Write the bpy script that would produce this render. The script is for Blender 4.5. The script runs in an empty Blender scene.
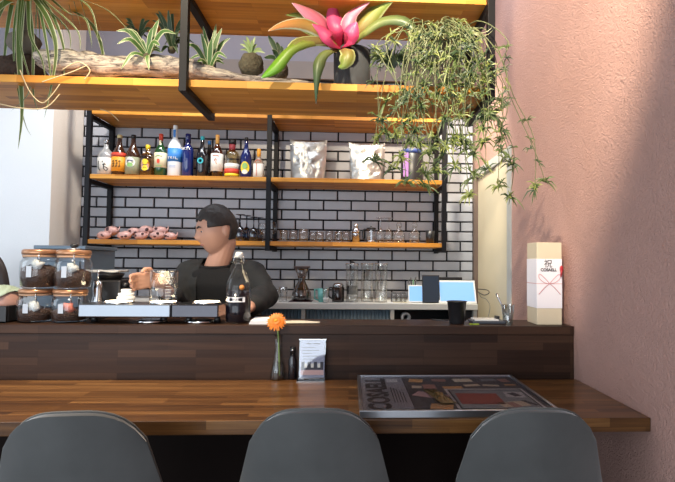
import bpy, bmesh, math, random
from mathutils import Vector, Matrix, noise as mnoise
R = random.Random(7)
SC = bpy.context.scene
COL = SC.collection
PI = math.pi
V = Vector

# ------------------------------------------------------------------ camera
CZ = 1.25
F = 500.0
YAW, PITCH, ROLL, SX, SY = 0.050524, 0.0402132, 0.0099028, 38.05448, 0.730342
def cam_axes():
    c, s = math.cos(YAW), math.sin(YAW)
    X = V((c, -s, 0)); Y0 = V((s, c, 0)); Z0 = V((0, 0, 1))
    c, s = math.cos(PITCH), math.sin(PITCH)
    D = Y0*c + Z0*s; Z = Z0*c - Y0*s
    c, s = math.cos(ROLL), math.sin(ROLL)
    return X*c + Z*s, Z*c - X*s, D
cr, cu, cd = cam_axes()
cam_d = bpy.data.cameras.new('camera'); cam = bpy.data.objects.new('camera', cam_d); COL.objects.link(cam)
m = Matrix.Identity(4)
for i in range(3):
    m[i][0] = cr[i]; m[i][1] = cu[i]; m[i][2] = -cd[i]
m[2][3] = CZ
cam.matrix_world = m
cam_d.sensor_fit = 'HORIZONTAL'; cam_d.sensor_width = 36; cam_d.lens = F/675*36
cam_d.shift_x = -SX/675; cam_d.shift_y = SY/675
cam_d.clip_start = .05; cam_d.clip_end = 60
SC.camera = cam
def ray(px, py):
    u, v = px-337.5-SX, py-241-SY
    return (cr*(u/F) - cu*(v/F) + cd)
def at(px, py, Y):
    r = ray(px, py); return r*(Y/r.y) + V((0, 0, CZ))
def X_(px, Y, py=255): return at(px, py, Y).x
def Z_(py, Y, px=300): return at(px, py, Y).z

# ------------------------------------------------------------------ world, light, exposure
W_ = bpy.data.worlds.new('world'); SC.world = W_; W_.use_nodes = True
bg = W_.node_tree.nodes['Background']; bg.inputs[0].default_value = (.80, .89, 1, 1); bg.inputs[1].default_value = .62
SC.view_settings.view_transform = 'Standard'; SC.view_settings.look = 'None'
SC.view_settings.gamma = 1; SC.view_settings.use_curve_mapping = False
SC.view_settings.exposure = 0.22
def light(kind, name, loc, target, energy, color, **kw):
    d = bpy.data.lights.new(name, kind); d.energy = energy; d.color = color
    for k, v in kw.items(): setattr(d, k, v)
    o = bpy.data.objects.new(name, d); COL.objects.link(o); o.location = loc
    o.rotation_euler = (V(target)-V(loc)).to_track_quat('-Z', 'Y').to_euler()
    return o
WARM = (1, .80, .56)
light('AREA', 'storefront_daylight', (-1.6, -1.3, 1.25), (-.6, 2.5, 1.5), 62, (.86, .93, 1), shape='RECTANGLE', size=3.6, size_y=2.0)
light('AREA', 'side_daylight', (-3.2, 1.6, 1.9), (-2.3, 3.3, 1.6), 12, (.74, .87, 1), shape='RECTANGLE', size=1.4, size_y=1.4)
light('SPOT', 'plant_spotlight', (.02, .55, 2.98), (.70, 2.3, 2.0), 330, (1, .84, .62), spot_size=math.radians(52), spot_blend=.6, shadow_soft_size=.04)
light('SPOT', 'shelf_spotlight', (-.9, .7, 2.98), (-.45, 2.3, 1.95), 150, (1, .84, .60), spot_size=math.radians(56), spot_blend=.7, shadow_soft_size=.04)
light('SPOT', 'counter_spotlight', (-1.0, 1.30, 2.98), (-.85, 1.8, .8), 270, WARM, spot_size=math.radians(48), spot_blend=.8, shadow_soft_size=.05)
light('SPOT', 'passage_spotlight', (.35, 2.75, 3.0), (.85, 3.6, 1.2), 170, (1, .91, .72), spot_size=math.radians(60), spot_blend=.8, shadow_soft_size=.06)
light('SPOT', 'back_bar_spotlight', (-1.0, 2.75, 3.02), (-1.8, 3.4, 1.5), 70, (1, .9, .78), spot_size=math.radians(80), spot_blend=.8, shadow_soft_size=.08)

light('AREA', 'back_wall_fill', (-.4, 2.66, 3.12), (-.4, 3.6, 1.0), 20, (.86, .92, 1), shape='RECTANGLE', size=2.6, size_y=.25)  # added fill that brightens the bricks and back counter, no lamp of the room

# ------------------------------------------------------------------ materials
MATS = {}
def nodes(name):
    m = bpy.data.materials.new(name); m.use_nodes = True
    nt = m.node_tree; return m, nt, nt.nodes['Principled BSDF']
def mat(name, col, rough=.5, metal=0, var=.12, scale=18, bump=0, spec=.5, emis=None, es=0, coat=0, sheen=0, trans=0, alpha=None):
    if name in MATS: return MATS[name]
    m, nt, b = nodes(name)
    n = nt.nodes.new('ShaderNodeTexNoise'); n.inputs['Scale'].default_value = scale; n.inputs['Detail'].default_value = 4
    tc = nt.nodes.new('ShaderNodeTexCoord'); nt.links.new(tc.outputs['Object'], n.inputs['Vector'])
    mx = nt.nodes.new('ShaderNodeMix'); mx.data_type = 'RGBA'
    c = V(col[:3])
    mx.inputs[6].default_value = (*(c*(1-var)), 1); mx.inputs[7].default_value = (*[min(1, q) for q in c*(1+var)], 1)
    nt.links.new(n.outputs['Fac'], mx.inputs[0]); nt.links.new(mx.outputs[2], b.inputs['Base Color'])
    b.inputs['Roughness'].default_value = rough; b.inputs['Metallic'].default_value = metal
    b.inputs['Specular IOR Level'].default_value = spec
    b.inputs['Coat Weight'].default_value = coat; b.inputs['Coat Roughness'].default_value = .1
    b.inputs['Sheen Weight'].default_value = sheen; b.inputs['Sheen Roughness'].default_value = .35
    b.inputs['Transmission Weight'].default_value = trans
    if emis: b.inputs['Emission Color'].default_value = (*emis, 1); b.inputs['Emission Strength'].default_value = es
    if bump:
        bp = nt.nodes.new('ShaderNodeBump'); bp.inputs['Strength'].default_value = bump; bp.inputs['Distance'].default_value = .01
        nt.links.new(n.outputs['Fac'], bp.inputs['Height']); nt.links.new(bp.outputs[0], b.inputs['Normal'])
    MATS[name] = m; return m
def glass(name, tint=(1, 1, 1), refl=1.0, rough=.03, base=.08):
    if name in MATS: return MATS[name]
    m, nt, b = nodes(name); out = nt.nodes['Material Output']
    tr = nt.nodes.new('ShaderNodeBsdfTransparent'); tr.inputs[0].default_value = (*tint, 1)
    gl = nt.nodes.new('ShaderNodeBsdfGlossy'); gl.inputs['Roughness'].default_value = rough
    lw = nt.nodes.new('ShaderNodeLayerWeight'); lw.inputs['Blend'].default_value = .35
    mr = nt.nodes.new('ShaderNodeMapRange'); mr.inputs['To Min'].default_value = base; mr.inputs['To Max'].default_value = .85*refl
    pw = nt.nodes.new('ShaderNodeMath'); pw.operation = 'POWER'; pw.inputs[1].default_value = 2.4; lw.inputs['Blend'].default_value = .5
    nt.links.new(lw.outputs['Facing'], pw.inputs[0]); nt.links.new(pw.outputs[0], mr.inputs['Value'])
    mx = nt.nodes.new('ShaderNodeMixShader'); nt.links.new(mr.outputs[0], mx.inputs[0])
    nt.links.new(tr.outputs[0], mx.inputs[1]); nt.links.new(gl.outputs[0], mx.inputs[2]); nt.links.new(mx.outputs[0], out.inputs[0])
    nt.nodes.remove(b); MATS[name] = m; return m
def wood(name, c1, c2, c3, rough=.35, row=.04, length=.45, grain=.5, coat=.0, spec=.5):
    m, nt, b = nodes(name); L = nt.links.new
    tc = nt.nodes.new('ShaderNodeTexCoord'); sp = nt.nodes.new('ShaderNodeSeparateXYZ'); L(tc.outputs['Object'], sp.inputs[0])
    ad = nt.nodes.new('ShaderNodeMath'); L(sp.outputs[1], ad.inputs[0]); L(sp.outputs[2], ad.inputs[1])
    cb = nt.nodes.new('ShaderNodeCombineXYZ'); L(sp.outputs[0], cb.inputs[0]); L(ad.outputs[0], cb.inputs[1])
    br = nt.nodes.new('ShaderNodeTexBrick'); L(cb.outputs[0], br.inputs['Vector'])
    br.offset = .37; br.offset_frequency = 3; br.inputs['Scale'].default_value = 1
    br.inputs['Brick Width'].default_value = length; br.inputs['Row Height'].default_value = row
    br.inputs['Mortar Size'].default_value = .0006; br.inputs['Mortar Smooth'].default_value = .5; br.inputs['Bias'].default_value = 0
    br.inputs['Color1'].default_value = (0, 0, 0, 1); br.inputs['Color2'].default_value = (1, 1, 1, 1); br.inputs['Mortar'].default_value = (0, 0, 0, 1)
    mp = nt.nodes.new('ShaderNodeMapping'); L(cb.outputs[0], mp.inputs[0]); mp.inputs['Scale'].default_value = (3, 60, 1)
    n = nt.nodes.new('ShaderNodeTexNoise'); L(mp.outputs[0], n.inputs['Vector']); n.inputs['Scale'].default_value = 1; n.inputs['Detail'].default_value = 5; n.inputs['Distortion'].default_value = .6
    mx = nt.nodes.new('ShaderNodeMath'); mx.operation = 'MULTIPLY_ADD'; L(n.outputs['Fac'], mx.inputs[0]); mx.inputs[1].default_value = grain
    a2 = nt.nodes.new('ShaderNodeMath'); a2.operation = 'MULTIPLY'; L(br.outputs['Color'], a2.inputs[0]); a2.inputs[1].default_value = 1-grain
    L(a2.outputs[0], mx.inputs[2])
    rp = nt.nodes.new('ShaderNodeValToRGB'); L(mx.outputs[0], rp.inputs[0])
    e = rp.color_ramp.elements; e[0].position = .18; e[0].color = (*c1, 1); e[1].position = .85; e[1].color = (*c3, 1)
    q = e.new(.5); q.color = (*c2, 1)
    L(rp.outputs[0], b.inputs['Base Color']); b.inputs['Roughness'].default_value = rough
    b.inputs['Coat Weight'].default_value = coat; b.inputs['Coat Roughness'].default_value = .12; b.inputs['Specular IOR Level'].default_value = spec
    bp = nt.nodes.new('ShaderNodeBump'); bp.inputs['Strength'].default_value = .12; bp.inputs['Distance'].default_value = .002
    L(n.outputs['Fac'], bp.inputs['Height']); L(bp.outputs[0], b.inputs['Normal'])
    MATS[name] = m; return m
def plaster(name, col, bump=.5, scale=55, var=.08):
    m, nt, b = nodes(name); L = nt.links.new
    tc = nt.nodes.new('ShaderNodeTexCoord')
    n = nt.nodes.new('ShaderNodeTexNoise'); L(tc.outputs['Object'], n.inputs['Vector']); n.inputs['Scale'].default_value = scale; n.inputs['Detail'].default_value = 6; n.inputs['Distortion'].default_value = 1.6
    n2 = nt.nodes.new('ShaderNodeTexNoise'); L(tc.outputs['Object'], n2.inputs['Vector']); n2.inputs['Scale'].default_value = 6; n2.inputs['Detail'].default_value = 5
    mx = nt.nodes.new('ShaderNodeMix'); mx.data_type = 'RGBA'; L(n2.outputs['Fac'], mx.inputs[0]); c = V(col)
    mx.inputs[6].default_value = (*(c*(1-var)), 1); mx.inputs[7].default_value = (*(c*(1+var)), 1)
    L(mx.outputs[2], b.inputs['Base Color']); b.inputs['Roughness'].default_value = .75; b.inputs['Specular IOR Level'].default_value = .3
    bp = nt.nodes.new('ShaderNodeBump'); bp.inputs['Strength'].default_value = bump; bp.inputs['Distance'].default_value = .008
    L(n.outputs['Fac'], bp.inputs['Height']); L(bp.outputs[0], b.inputs['Normal'])
    MATS[name] = m; return m
def leafmat(name, stops, edge=None, edge_w=.25, rough=.4, trans=.0):
    """stops: colours from leaf base to tip (uv v); edge colour across the blade (uv u)"""
    m, nt, b = nodes(name); L = nt.links.new
    tc = nt.nodes.new('ShaderNodeTexCoord'); sp = nt.nodes.new('ShaderNodeSeparateXYZ'); L(tc.outputs['UV'], sp.inputs[0])
    n = nt.nodes.new('ShaderNodeTexNoise'); mp = nt.nodes.new('ShaderNodeMapping'); mp.inputs['Scale'].default_value = (9, 1.5, 1); L(tc.outputs['UV'], mp.inputs[0]); L(mp.outputs[0], n.inputs['Vector']); n.inputs['Scale'].default_value = 1.5
    a = nt.nodes.new('ShaderNodeMath'); a.operation = 'MULTIPLY_ADD'; L(n.outputs['Fac'], a.inputs[0]); a.inputs[1].default_value = .3
    s = nt.nodes.new('ShaderNodeMath'); s.operation = 'SUBTRACT'; L(sp.outputs[1], s.inputs[0]); s.inputs[1].default_value = .15; L(s.outputs[0], a.inputs[2])
    rp = nt.nodes.new('ShaderNodeValToRGB'); L(a.outputs[0], rp.inputs[0]); e = rp.color_ramp.elements
    for i, c in enumerate(stops):
        p = i/(len(stops)-1)
        q = e[0] if i == 0 else (e[1] if i == len(stops)-1 else e.new(p)); q.position = p; q.color = (*c, 1)
    outc = rp.outputs[0]
    if edge:
        d = nt.nodes.new('ShaderNodeMath'); d.operation = 'SUBTRACT'; L(sp.outputs[0], d.inputs[0]); d.inputs[1].default_value = .5
        ab = nt.nodes.new('ShaderNodeMath'); ab.operation = 'ABSOLUTE'; L(d.outputs[0], ab.inputs[0])
        gt = nt.nodes.new('ShaderNodeMapRange'); L(ab.outputs[0], gt.inputs['Value']); gt.inputs['From Min'].default_value = .5-edge_w-.04; gt.inputs['From Max'].default_value = .5-edge_w+.04
        mx = nt.nodes.new('ShaderNodeMix'); mx.data_type = 'RGBA'; L(gt.outputs[0], mx.inputs[0]); L(outc, mx.inputs[6]); mx.inputs[7].default_value = (*edge, 1); outc = mx.outputs[2]
    L(outc, b.inputs['Base Color']); b.inputs['Roughness'].default_value = rough
    out = nt.nodes['Material Output']; tl = nt.nodes.new('ShaderNodeBsdfTranslucent'); L(outc, tl.inputs[0])
    ms = nt.nodes.new('ShaderNodeMixShader'); ms.inputs[0].default_value = .25; L(b.outputs[0], ms.inputs[1]); L(tl.outputs[0], ms.inputs[2]); L(ms.outputs[0], out.inputs[0])
    MATS[name] = m; return m

M_black = mat('black_metal', (.006, .006, .008), .5, 0, spec=.2)
M_shelf = wood('shelf_wood', (.36, .13, .018), (.60, .25, .036), (.74, .36, .07), .45, .034, .42, .5, spec=.25)
M_dark = wood('dark_wood', (.035, .014, .006), (.13, .058, .018), (.30, .15, .05), .28, .030, .30, .68, coat=.2, spec=.35)
M_fascia = wood('fascia_wood', (.020, .010, .007), (.040, .020, .013), (.070, .036, .022), .42, .030, .30, .5, spec=.22)
M_pink = plaster('pink_plaster', (.52, .315, .268), .9, 70)
M_white = plaster('white_plaster', (.80, .82, .84), .1, 80, .02)
M_beige = plaster('beige_plaster', (.74, .69, .63), .2, 60, .04)
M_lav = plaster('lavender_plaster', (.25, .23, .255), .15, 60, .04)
M_cream = plaster('cream_paint', (.66, .58, .42), .06, 60, .03)
M_glass = glass('clear_glass', (.975, .985, .99))
M_glass2 = glass('jar_glass', (.955, .975, .98), 1.0, .05, .08)
M_smoke = glass('smoked_blue_glass', (.25, .38, .52), 1.0, .05, .12)
M_steel = mat('brushed_steel', (.50, .51, .53), .22, 1, .05)
M_chrome = mat('chrome', (.8, .82, .85), .08, 1, .02)
M_wht = mat('white_ceramic', (.8, .8, .78), .25, 0, .02)
M_paper = mat('white_paper', (.82, .82, .84), .7, 0, .03)
M_blk = mat('black_plastic', (.015, .015, .017), .35, 0, .05)
M_ink = mat('black_ink', (.02, .02, .02), .6, 0, 0)
M_gray = mat('grey_pot', (.045, .05, .055), .8, 0, .2, 30, .3)
M_screen = mat('blue_screen', (.1, .2, .4), .2, 0, .02, emis=(.26, .50, .92), es=.85)

# ------------------------------------------------------------------ mesh builder
class MB:
    def __init__(s): s.v = []; s.f = []; s.mi = []; s.uv = {}; s.sm = []
    def add(s, vs, fs, mi=0, smooth=True, uvs=None):
        o = len(s.v); s.v += [V(p) for p in vs]
        if uvs:
            for i, u in enumerate(uvs): s.uv[o+i] = u
        for f in fs: s.f.append([o+i for i in f]); s.mi.append(mi); s.sm.append(smooth)
        return s
    def box(s, x0, x1, y0, y1, z0, z1, mi=0, M=None):
        vs = [V((x, y, z)) for z in (z0, z1) for y in (y0, y1) for x in (x0, x1)]
        if M: vs = [M @ p for p in vs]
        return s.add(vs, [(0, 2, 3, 1), (4, 5, 7, 6), (0, 1, 5, 4), (2, 6, 7, 3), (0, 4, 6, 2), (1, 3, 7, 5)], mi, False)
    def lathe(s, prof, c=(0, 0, 0), n=20, mi=0, M=None, sx=1, sy=1, power=None, mis=None):
        c = V(c); vs = []; fs = []; o = len(s.v)
        for r, z in prof:
            for i in range(n):
                a = 2*PI*i/n; ca, sa = math.cos(a), math.sin(a)
                if power:
                    k = (abs(ca)**power+abs(sa)**power)**(-1/power); ca *= k; sa *= k
                p = V((r*ca*sx, r*sa*sy, z))
                vs.append((M @ p if M else p)+c)
        k = len(prof)
        for j in range(k-1):
            for i in range(n):
                fs.append((j*n+i, j*n+(i+1) % n, (j+1)*n+(i+1) % n, (j+1)*n+i))
        s.add(vs, fs, mi)
        if mis:
            for j in range(k-1):
                for i in range(n): s.mi[len(s.f)-len(fs)+j*n+i] = mis[j]
        for j, rev in ((0, True), (k-1, False)):
            if prof[j][0] > 1e-5:
                ff = [o+j*n+i for i in range(n)]
                if rev: ff.reverse()
                s.f.append(ff); s.mi.append(mis[min(j, k-2)] if mis else mi); s.sm.append(False)
        return s
    def tube(s, pts, rad, n=8, mi=0, cap=True):
        pts = [V(p) for p in pts]; k = len(pts)
        if not hasattr(rad, '__len__'): rad = [rad]*k
        vs = []; fs = []; prev = None
        for j, p in enumerate(pts):
            t = (pts[min(j+1, k-1)]-pts[max(j-1, 0)]).normalized()
            if prev is None: prev = t.orthogonal().normalized()
            a = (prev - t*prev.dot(t))
            a = a.normalized() if a.length > 1e-6 else t.orthogonal().normalized()
            prev = a; b = t.cross(a)
            for i in range(n):
                q = 2*PI*i/n; vs.append(p+(a*math.cos(q)+b*math.sin(q))*rad[j])
        for j in range(k-1):
            for i in range(n): fs.append((j*n+i, j*n+(i+1) % n, (j+1)*n+(i+1) % n, (j+1)*n+i))
        if cap: fs.append(tuple(reversed(range(n)))); fs.append(tuple((k-1)*n+i for i in range(n)))
        return s.add(vs, fs, mi)
    def ball(s, c, r, n=12, mi=0, sc=(1, 1, 1), M=None, jit=0, seed=0):
        prof = []; c = V(c); vs = []; fs = []; m_ = max(5, n//2)
        for j in range(m_+1):
            a = PI*j/m_
            for i in range(n):
                b = 2*PI*i/n
                p = V((math.sin(a)*math.cos(b)*sc[0], math.sin(a)*math.sin(b)*sc[1], -math.cos(a)*sc[2]))*r
                if jit: p *= 1+jit*mnoise.noise(p/r*2+V((seed, seed*.3, 0)))
                vs.append((M @ p if M else p)+c)
        for j in range(m_):
            for i in range(n): fs.append((j*n+i, j*n+(i+1) % n, (j+1)*n+(i+1) % n, (j+1)*n+i))
        return s.add(vs, fs, mi)
    def leaf(s, pts, w, side=None, fold=.25, mi=0, n=9, tip=1.0, basew=.5, peak=.45):
        P = spline(pts, n); k = len(P); vs = []; fs = []; uvs = []
        for j, p in enumerate(P):
            t = (P[min(j+1, k-1)]-P[max(j-1, 0)]).normalized(); v = j/(k-1)
            sd = V(side) if side is not None else t.cross(V((0, -1, .25)))
            sd = sd - t*sd.dot(t)
            if sd.length < 1e-4: sd = t.orthogonal()
            sd.normalize(); nn = t.cross(sd)
            ww = w*.5*((basew+(1-basew)*min(1, v/peak)) if v < peak else max(0.02, 1-((v-peak)/(1-peak))**(1.6*tip)))
            for q, uu in ((-1, 0), (0, .5), (1, 1)):
                vs.append(p+sd*ww*q+nn*ww*fold*abs(q)); uvs.append((uu, v))
        for j in range(k-1):
            for i in range(2): fs.append((j*3+i, j*3+i+1, j*3+i+4, j*3+i+3))
        return s.add(vs, fs, mi, True, uvs)
    def build(s, name, mats, parent=None, bevel=0, sub=0, kind=None, solid=0, seg=2):
        org = worg(parent)
        me = bpy.data.meshes.new(name)
        me.from_pydata([tuple(p-org) for p in s.v], [], s.f)
        if not isinstance(mats, (list, tuple)): mats = [mats]
        for q in mats: me.materials.append(q)
        me.polygons.foreach_set('material_index', s.mi); me.polygons.foreach_set('use_smooth', s.sm)
        if s.uv:
            ul = me.uv_layers.new(name='UVMap')
            for l in me.loops: ul.data[l.index].uv = s.uv.get(l.vertex_index, (0, 0))
        me.validate(); me.update()
        return link(name, me, parent, bevel, sub, kind, solid, seg)
ORG = {}
def worg(p): return ORG.get(p.name, V((0, 0, 0))) if p else V((0, 0, 0))
def link(name, me, parent=None, bevel=0, sub=0, kind=None, solid=0, seg=2):
    o = bpy.data.objects.new(name, me); COL.objects.link(o)
    if parent: o.parent = parent; ORG[o.name] = worg(parent)
    if bevel:
        b = o.modifiers.new('bevel', 'BEVEL'); b.width = bevel; b.segments = seg; b.limit_method = 'ANGLE'
    if solid:
        b = o.modifiers.new('solid', 'SOLIDIFY'); b.thickness = solid; b.offset = 0
    if sub:
        b = o.modifiers.new('sub', 'SUBSURF'); b.levels = sub; b.render_levels = sub
    if kind: o['kind'] = kind
    return o
def tag(o, label, cat, group=None, kind=None):
    o['label'] = label; o['category'] = cat
    if group: o['group'] = group
    if kind: o['kind'] = kind
    return o
def thing(name, label, cat, loc, group=None):
    o = bpy.data.objects.new(name, None); COL.objects.link(o); o.location = loc; o.empty_display_size = .05
    ORG[o.name] = V(loc); return tag(o, label, cat, group)
def struct(name, mb, m, parent=None, **k):
    o = mb.build(name, m, parent, **k)
    if not parent: o['kind'] = 'structure'
    return o
def copy_tree(o, loc, label, rz=None, parent=None):
    c = o.copy(); COL.objects.link(c)
    if parent: c.parent = parent
    else:
        c.location = loc; c['label'] = label
        if rz is not None: c.rotation_euler.z = rz
    for ch in list(o.children): copy_tree(ch, None, None, None, c)
    return c
def spline(pts, n):
    pts = [V(p) for p in pts]
    if len(pts) == 2: return [pts[0].lerp(pts[1], i/n) for i in range(n+1)]
    out = []; k = len(pts)
    for i in range(n+1):
        t = i/n*(k-1); a = min(int(t), k-2); u = t-a
        p0 = pts[max(a-1, 0)]; p1 = pts[a]; p2 = pts[a+1]; p3 = pts[min(a+2, k-1)]
        out.append(.5*((2*p1)+(p2-p0)*u+(2*p0-5*p1+4*p2-p3)*u*u+(3*p1-p0-3*p2+p3)*u**3))
    return out
def text_mb(mb, s, size, c, right, up, mi=0, depth=.0006, align='CENTER', bold=0):
    """lettering as thin raised geometry: c centre, right/up unit vectors"""
    cu_ = bpy.data.curves.new('t', 'FONT'); cu_.body = s; cu_.size = size; cu_.offset = bold; cu_.align_x = align; cu_.align_y = 'CENTER'; cu_.resolution_u = 3
    ob = bpy.data.objects.new('t', cu_); COL.objects.link(ob)
    dg = bpy.context.evaluated_depsgraph_get(); me = bpy.data.meshes.new_from_object(ob.evaluated_get(dg))
    right = V(right).normalized(); up = V(up).normalized(); nn = right.cross(up)
    vs = [V(c)+right*p.co.x+up*p.co.y+nn*depth for p in me.vertices]
    mb.add(vs, [tuple(f.vertices) for f in me.polygons], mi, False)
    bpy.data.objects.remove(ob); bpy.data.meshes.remove(me); bpy.data.curves.remove(cu_)

# ------------------------------------------------------------------ levels
WX = .9176; DB = 2.0117; DF = 1.4907; YW = 3.644; YS = 3.3077
ZL = CZ-.4642; ZU = CZ-.2553
Z_LOW = CZ+.1003; Z_MID = CZ+.5228; Z_TOP = CZ+.9445; BT = .028
YN, YN2, ZN = 1.8901, 2.2302, CZ+.6513
XL, XM, XR = -1.7021, -.5394, .6284
BX = -1.918

# ------------------------------------------------------------------ setting
struct('floor', MB().box(-4, 3, -1.6, 4.2, -.05, 0), mat('floor_concrete', (.16, .15, .15), .6, 0, .15, 5))
struct('ceiling', MB().box(-4, 3, -1.2, 4.2, 3.2, 3.3), mat('ceiling_paint', (.5, .49, .5), .8, 0, .02))
# brick wall: real running-bond tiles on dark mortar
b = MB().box(BX, WX, YW+.006, YW+.16, 0, 2.583, 1)
PX, PZ = .2015, .0723
for k in range(-15, 21):
    z0 = 1.116+PZ*k+.0045; z1 = z0+PZ-.009
    if z1 < .05 or z1 > 2.60: continue
    off = -.399+(0 if k % 2 else PX/2)
    i = math.floor((BX-off)/PX)
    while off+i*PX < WX-.02:
        x0 = max(off+i*PX+.0045, BX+.001); x1 = min(off+(i+1)*PX-.0045, WX-.016); i += 1
        if x1-x0 < .012: continue
        y = YW-R.random()*.0012; e = .003
        vs = [(x0, YW+.007, z0), (x1, YW+.007, z0), (x1, YW+.007, z1), (x0, YW+.007, z1), (x0+e, y, z0+e), (x1-e, y, z0+e), (x1-e, y, z1-e), (x0+e, y, z1-e)]
        b.add(vs, [(4, 5, 6, 7), (0, 1, 5, 4), (1, 2, 6, 5), (2, 3, 7, 6), (3, 0, 4, 7)], 0, False)
struct('wall_back', b, [mat('grey_brick_tile', (.42, .435, .485), .35, 0, .16, 7, .15), mat('black_mortar', (.012, .012, .014), .9)])
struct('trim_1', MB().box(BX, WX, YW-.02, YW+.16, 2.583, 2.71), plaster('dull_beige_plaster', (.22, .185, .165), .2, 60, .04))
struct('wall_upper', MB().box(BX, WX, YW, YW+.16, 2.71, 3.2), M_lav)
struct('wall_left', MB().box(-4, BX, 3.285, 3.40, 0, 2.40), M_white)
struct('wall_left_upper', MB().box(-4, BX, 3.280, 3.40, 2.40, 3.2), M_lav)  # upper part of the left wall, in a darker colour than below
struct('wall_return', MB().box(BX-.11, BX-.0005, 3.40, YW+.16, 0, 3.2).box(BX-.11, BX+.001, 3.286, 3.401, 0, 3.2), M_beige)
struct('wall_side', MB().box(-4.1, -4, 2.4, 3.4, 0, 3.2).box(-4.1, -4, -1.2, 2.4, 2.6, 3.2), M_white)
OP0, OP1, OZ = 2.80, 3.60, 1.93
struct('wall_right', MB().box(WX, WX+.14, -1.2, OP0, 0, 3.2).box(WX, WX+.14, OP0, YW+.16, OZ, 3.2), M_pink)
struct('trim_2', MB().box(WX-.014, WX+.14, OP1, YW+.005, 0, OZ).box(WX-.014, WX-.0005, YW-.012, YW+.005, OZ, 2.583), mat('brown_trim', (.16, .11, .09), .5))
# cream door in the pink wall
d = thing('door_1', 'tall cream door in a grey frame', 'door', (WX, 3.2, 0)); del d['label']; del d['category']; d['kind'] = 'structure'
fr = MB().box(WX-.006, WX+.10, OP0-.001, OP0+.075, 0, OZ).box(WX-.004, WX+.10, OP0+.075, OP1, OZ-.06, OZ)
fr.build('door_frame', mat('grey_frame', (.50, .50, .47), .5), d, bevel=.003)
lf = MB().box(WX+.012, WX+.06, OP0+.076, OP1, 0.005, OZ-.061).box(WX+.004, WX+.013, OP0+.076, 3.13, .005, OZ-.061)
lf.build('door_leaf', M_cream, d, bevel=.003)

# ------------------------------------------------------------------ the bar: ledge, fascia, worktop
LB = 2.235
t = thing('bar_counter', 'dark stained wooden raised bar between the worktop and the kitchen', 'counter', (-.6, 2.1, 0))
XA, XB = -2.6, WX-.002
MB().box(XA, XB, DB-.004, LB, ZU-.035, ZU).build('ledge', M_fascia, t, bevel=.002)
MB().box(XA, XB, DB, DB+.03, ZL-.2, ZU-.035).build('front_panel', M_fascia, t, bevel=.001)
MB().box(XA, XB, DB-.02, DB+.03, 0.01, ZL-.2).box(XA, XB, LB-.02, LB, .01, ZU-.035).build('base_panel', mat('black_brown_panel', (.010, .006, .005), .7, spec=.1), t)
wt = MB().box(XA, XB, DF, DB-.021, ZL-.042, ZL).build('worktop', M_dark, None, bevel=.0025)
tag(wt, 'long dark brown butcher block worktop with orange streaks, in front of the raised bar', 'worktop')

# ------------------------------------------------------------------ wall shelf unit
t = thing('wall_shelf', 'black metal wall shelf unit with three orange wooden boards on brick wall', 'shelf', ((XL+XR)/2, YW-.1, Z_LOW))
PW = .030
for x in (XL, XM, XR):
    MB().box(x-PW/2-.003, x+PW/2-.003, YS-.006, YS+PW-.006, Z_LOW-.035, 2.50).build('post', M_black, t, bevel=.001)
    MB().box(x-PW/2-.003, x+PW/2-.003, YW-PW-.008, YW-.008, Z_LOW-.035, 2.50).build('post', M_black, t, bevel=.001)
    for z in (Z_LOW, Z_MID, Z_TOP):
        MB().box(x-PW/2-.003, x+PW/2-.003, YS+PW-.006, YW-PW-.008, z-.030, z-.001).build('side_arm', M_black, t, bevel=.001)
for z in (Z_LOW, Z_MID, Z_TOP):
    for a, c in ((XL, XM), (XM, XR)):
        MB().box(a+(PW/2-.003 if a != XL else -PW/2-.003+PW), c-PW/2-.003, YS, YW-.008, z, z+BT).build('shelf_board', M_shelf, t, bevel=.0015)
T_LOW = Z_LOW+BT; T_MID = Z_MID+BT

# ------------------------------------------------------------------ hanging shelf over the bar
XNL, XNR = -.628, .5324
t = thing('hanging_shelf', 'black metal ceiling-hung rack with two deep wooden shelves of plants', 'shelf', (-.4, 2.06, ZN))
Z2 = 2.2575
for x in (XNL-1.19, XNL, XNR):
    MB().box(x-.014, x+.014, YN-.03, YN-.002, ZN-.026, 3.199).build('post', M_black, t, bevel=.001)
    MB().box(x-.014, x+.014, YN2+.001, YN2+.027, ZN-.026, 3.199).build('post', M_black, t, bevel=.001)
    for z in (ZN, Z2):
        MB().box(x-.014, x+.014, YN-.002, YN2+.001, z-.026, z-.0005).build('side_arm', M_black, t, bevel=.001)
for z in (ZN, Z2):
    MB().box(-2.2, XNR+.015, YN, YN2, z, z+.028).build('shelf_board', M_shelf, t, bevel=.0015)
TN = ZN+.028

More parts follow.
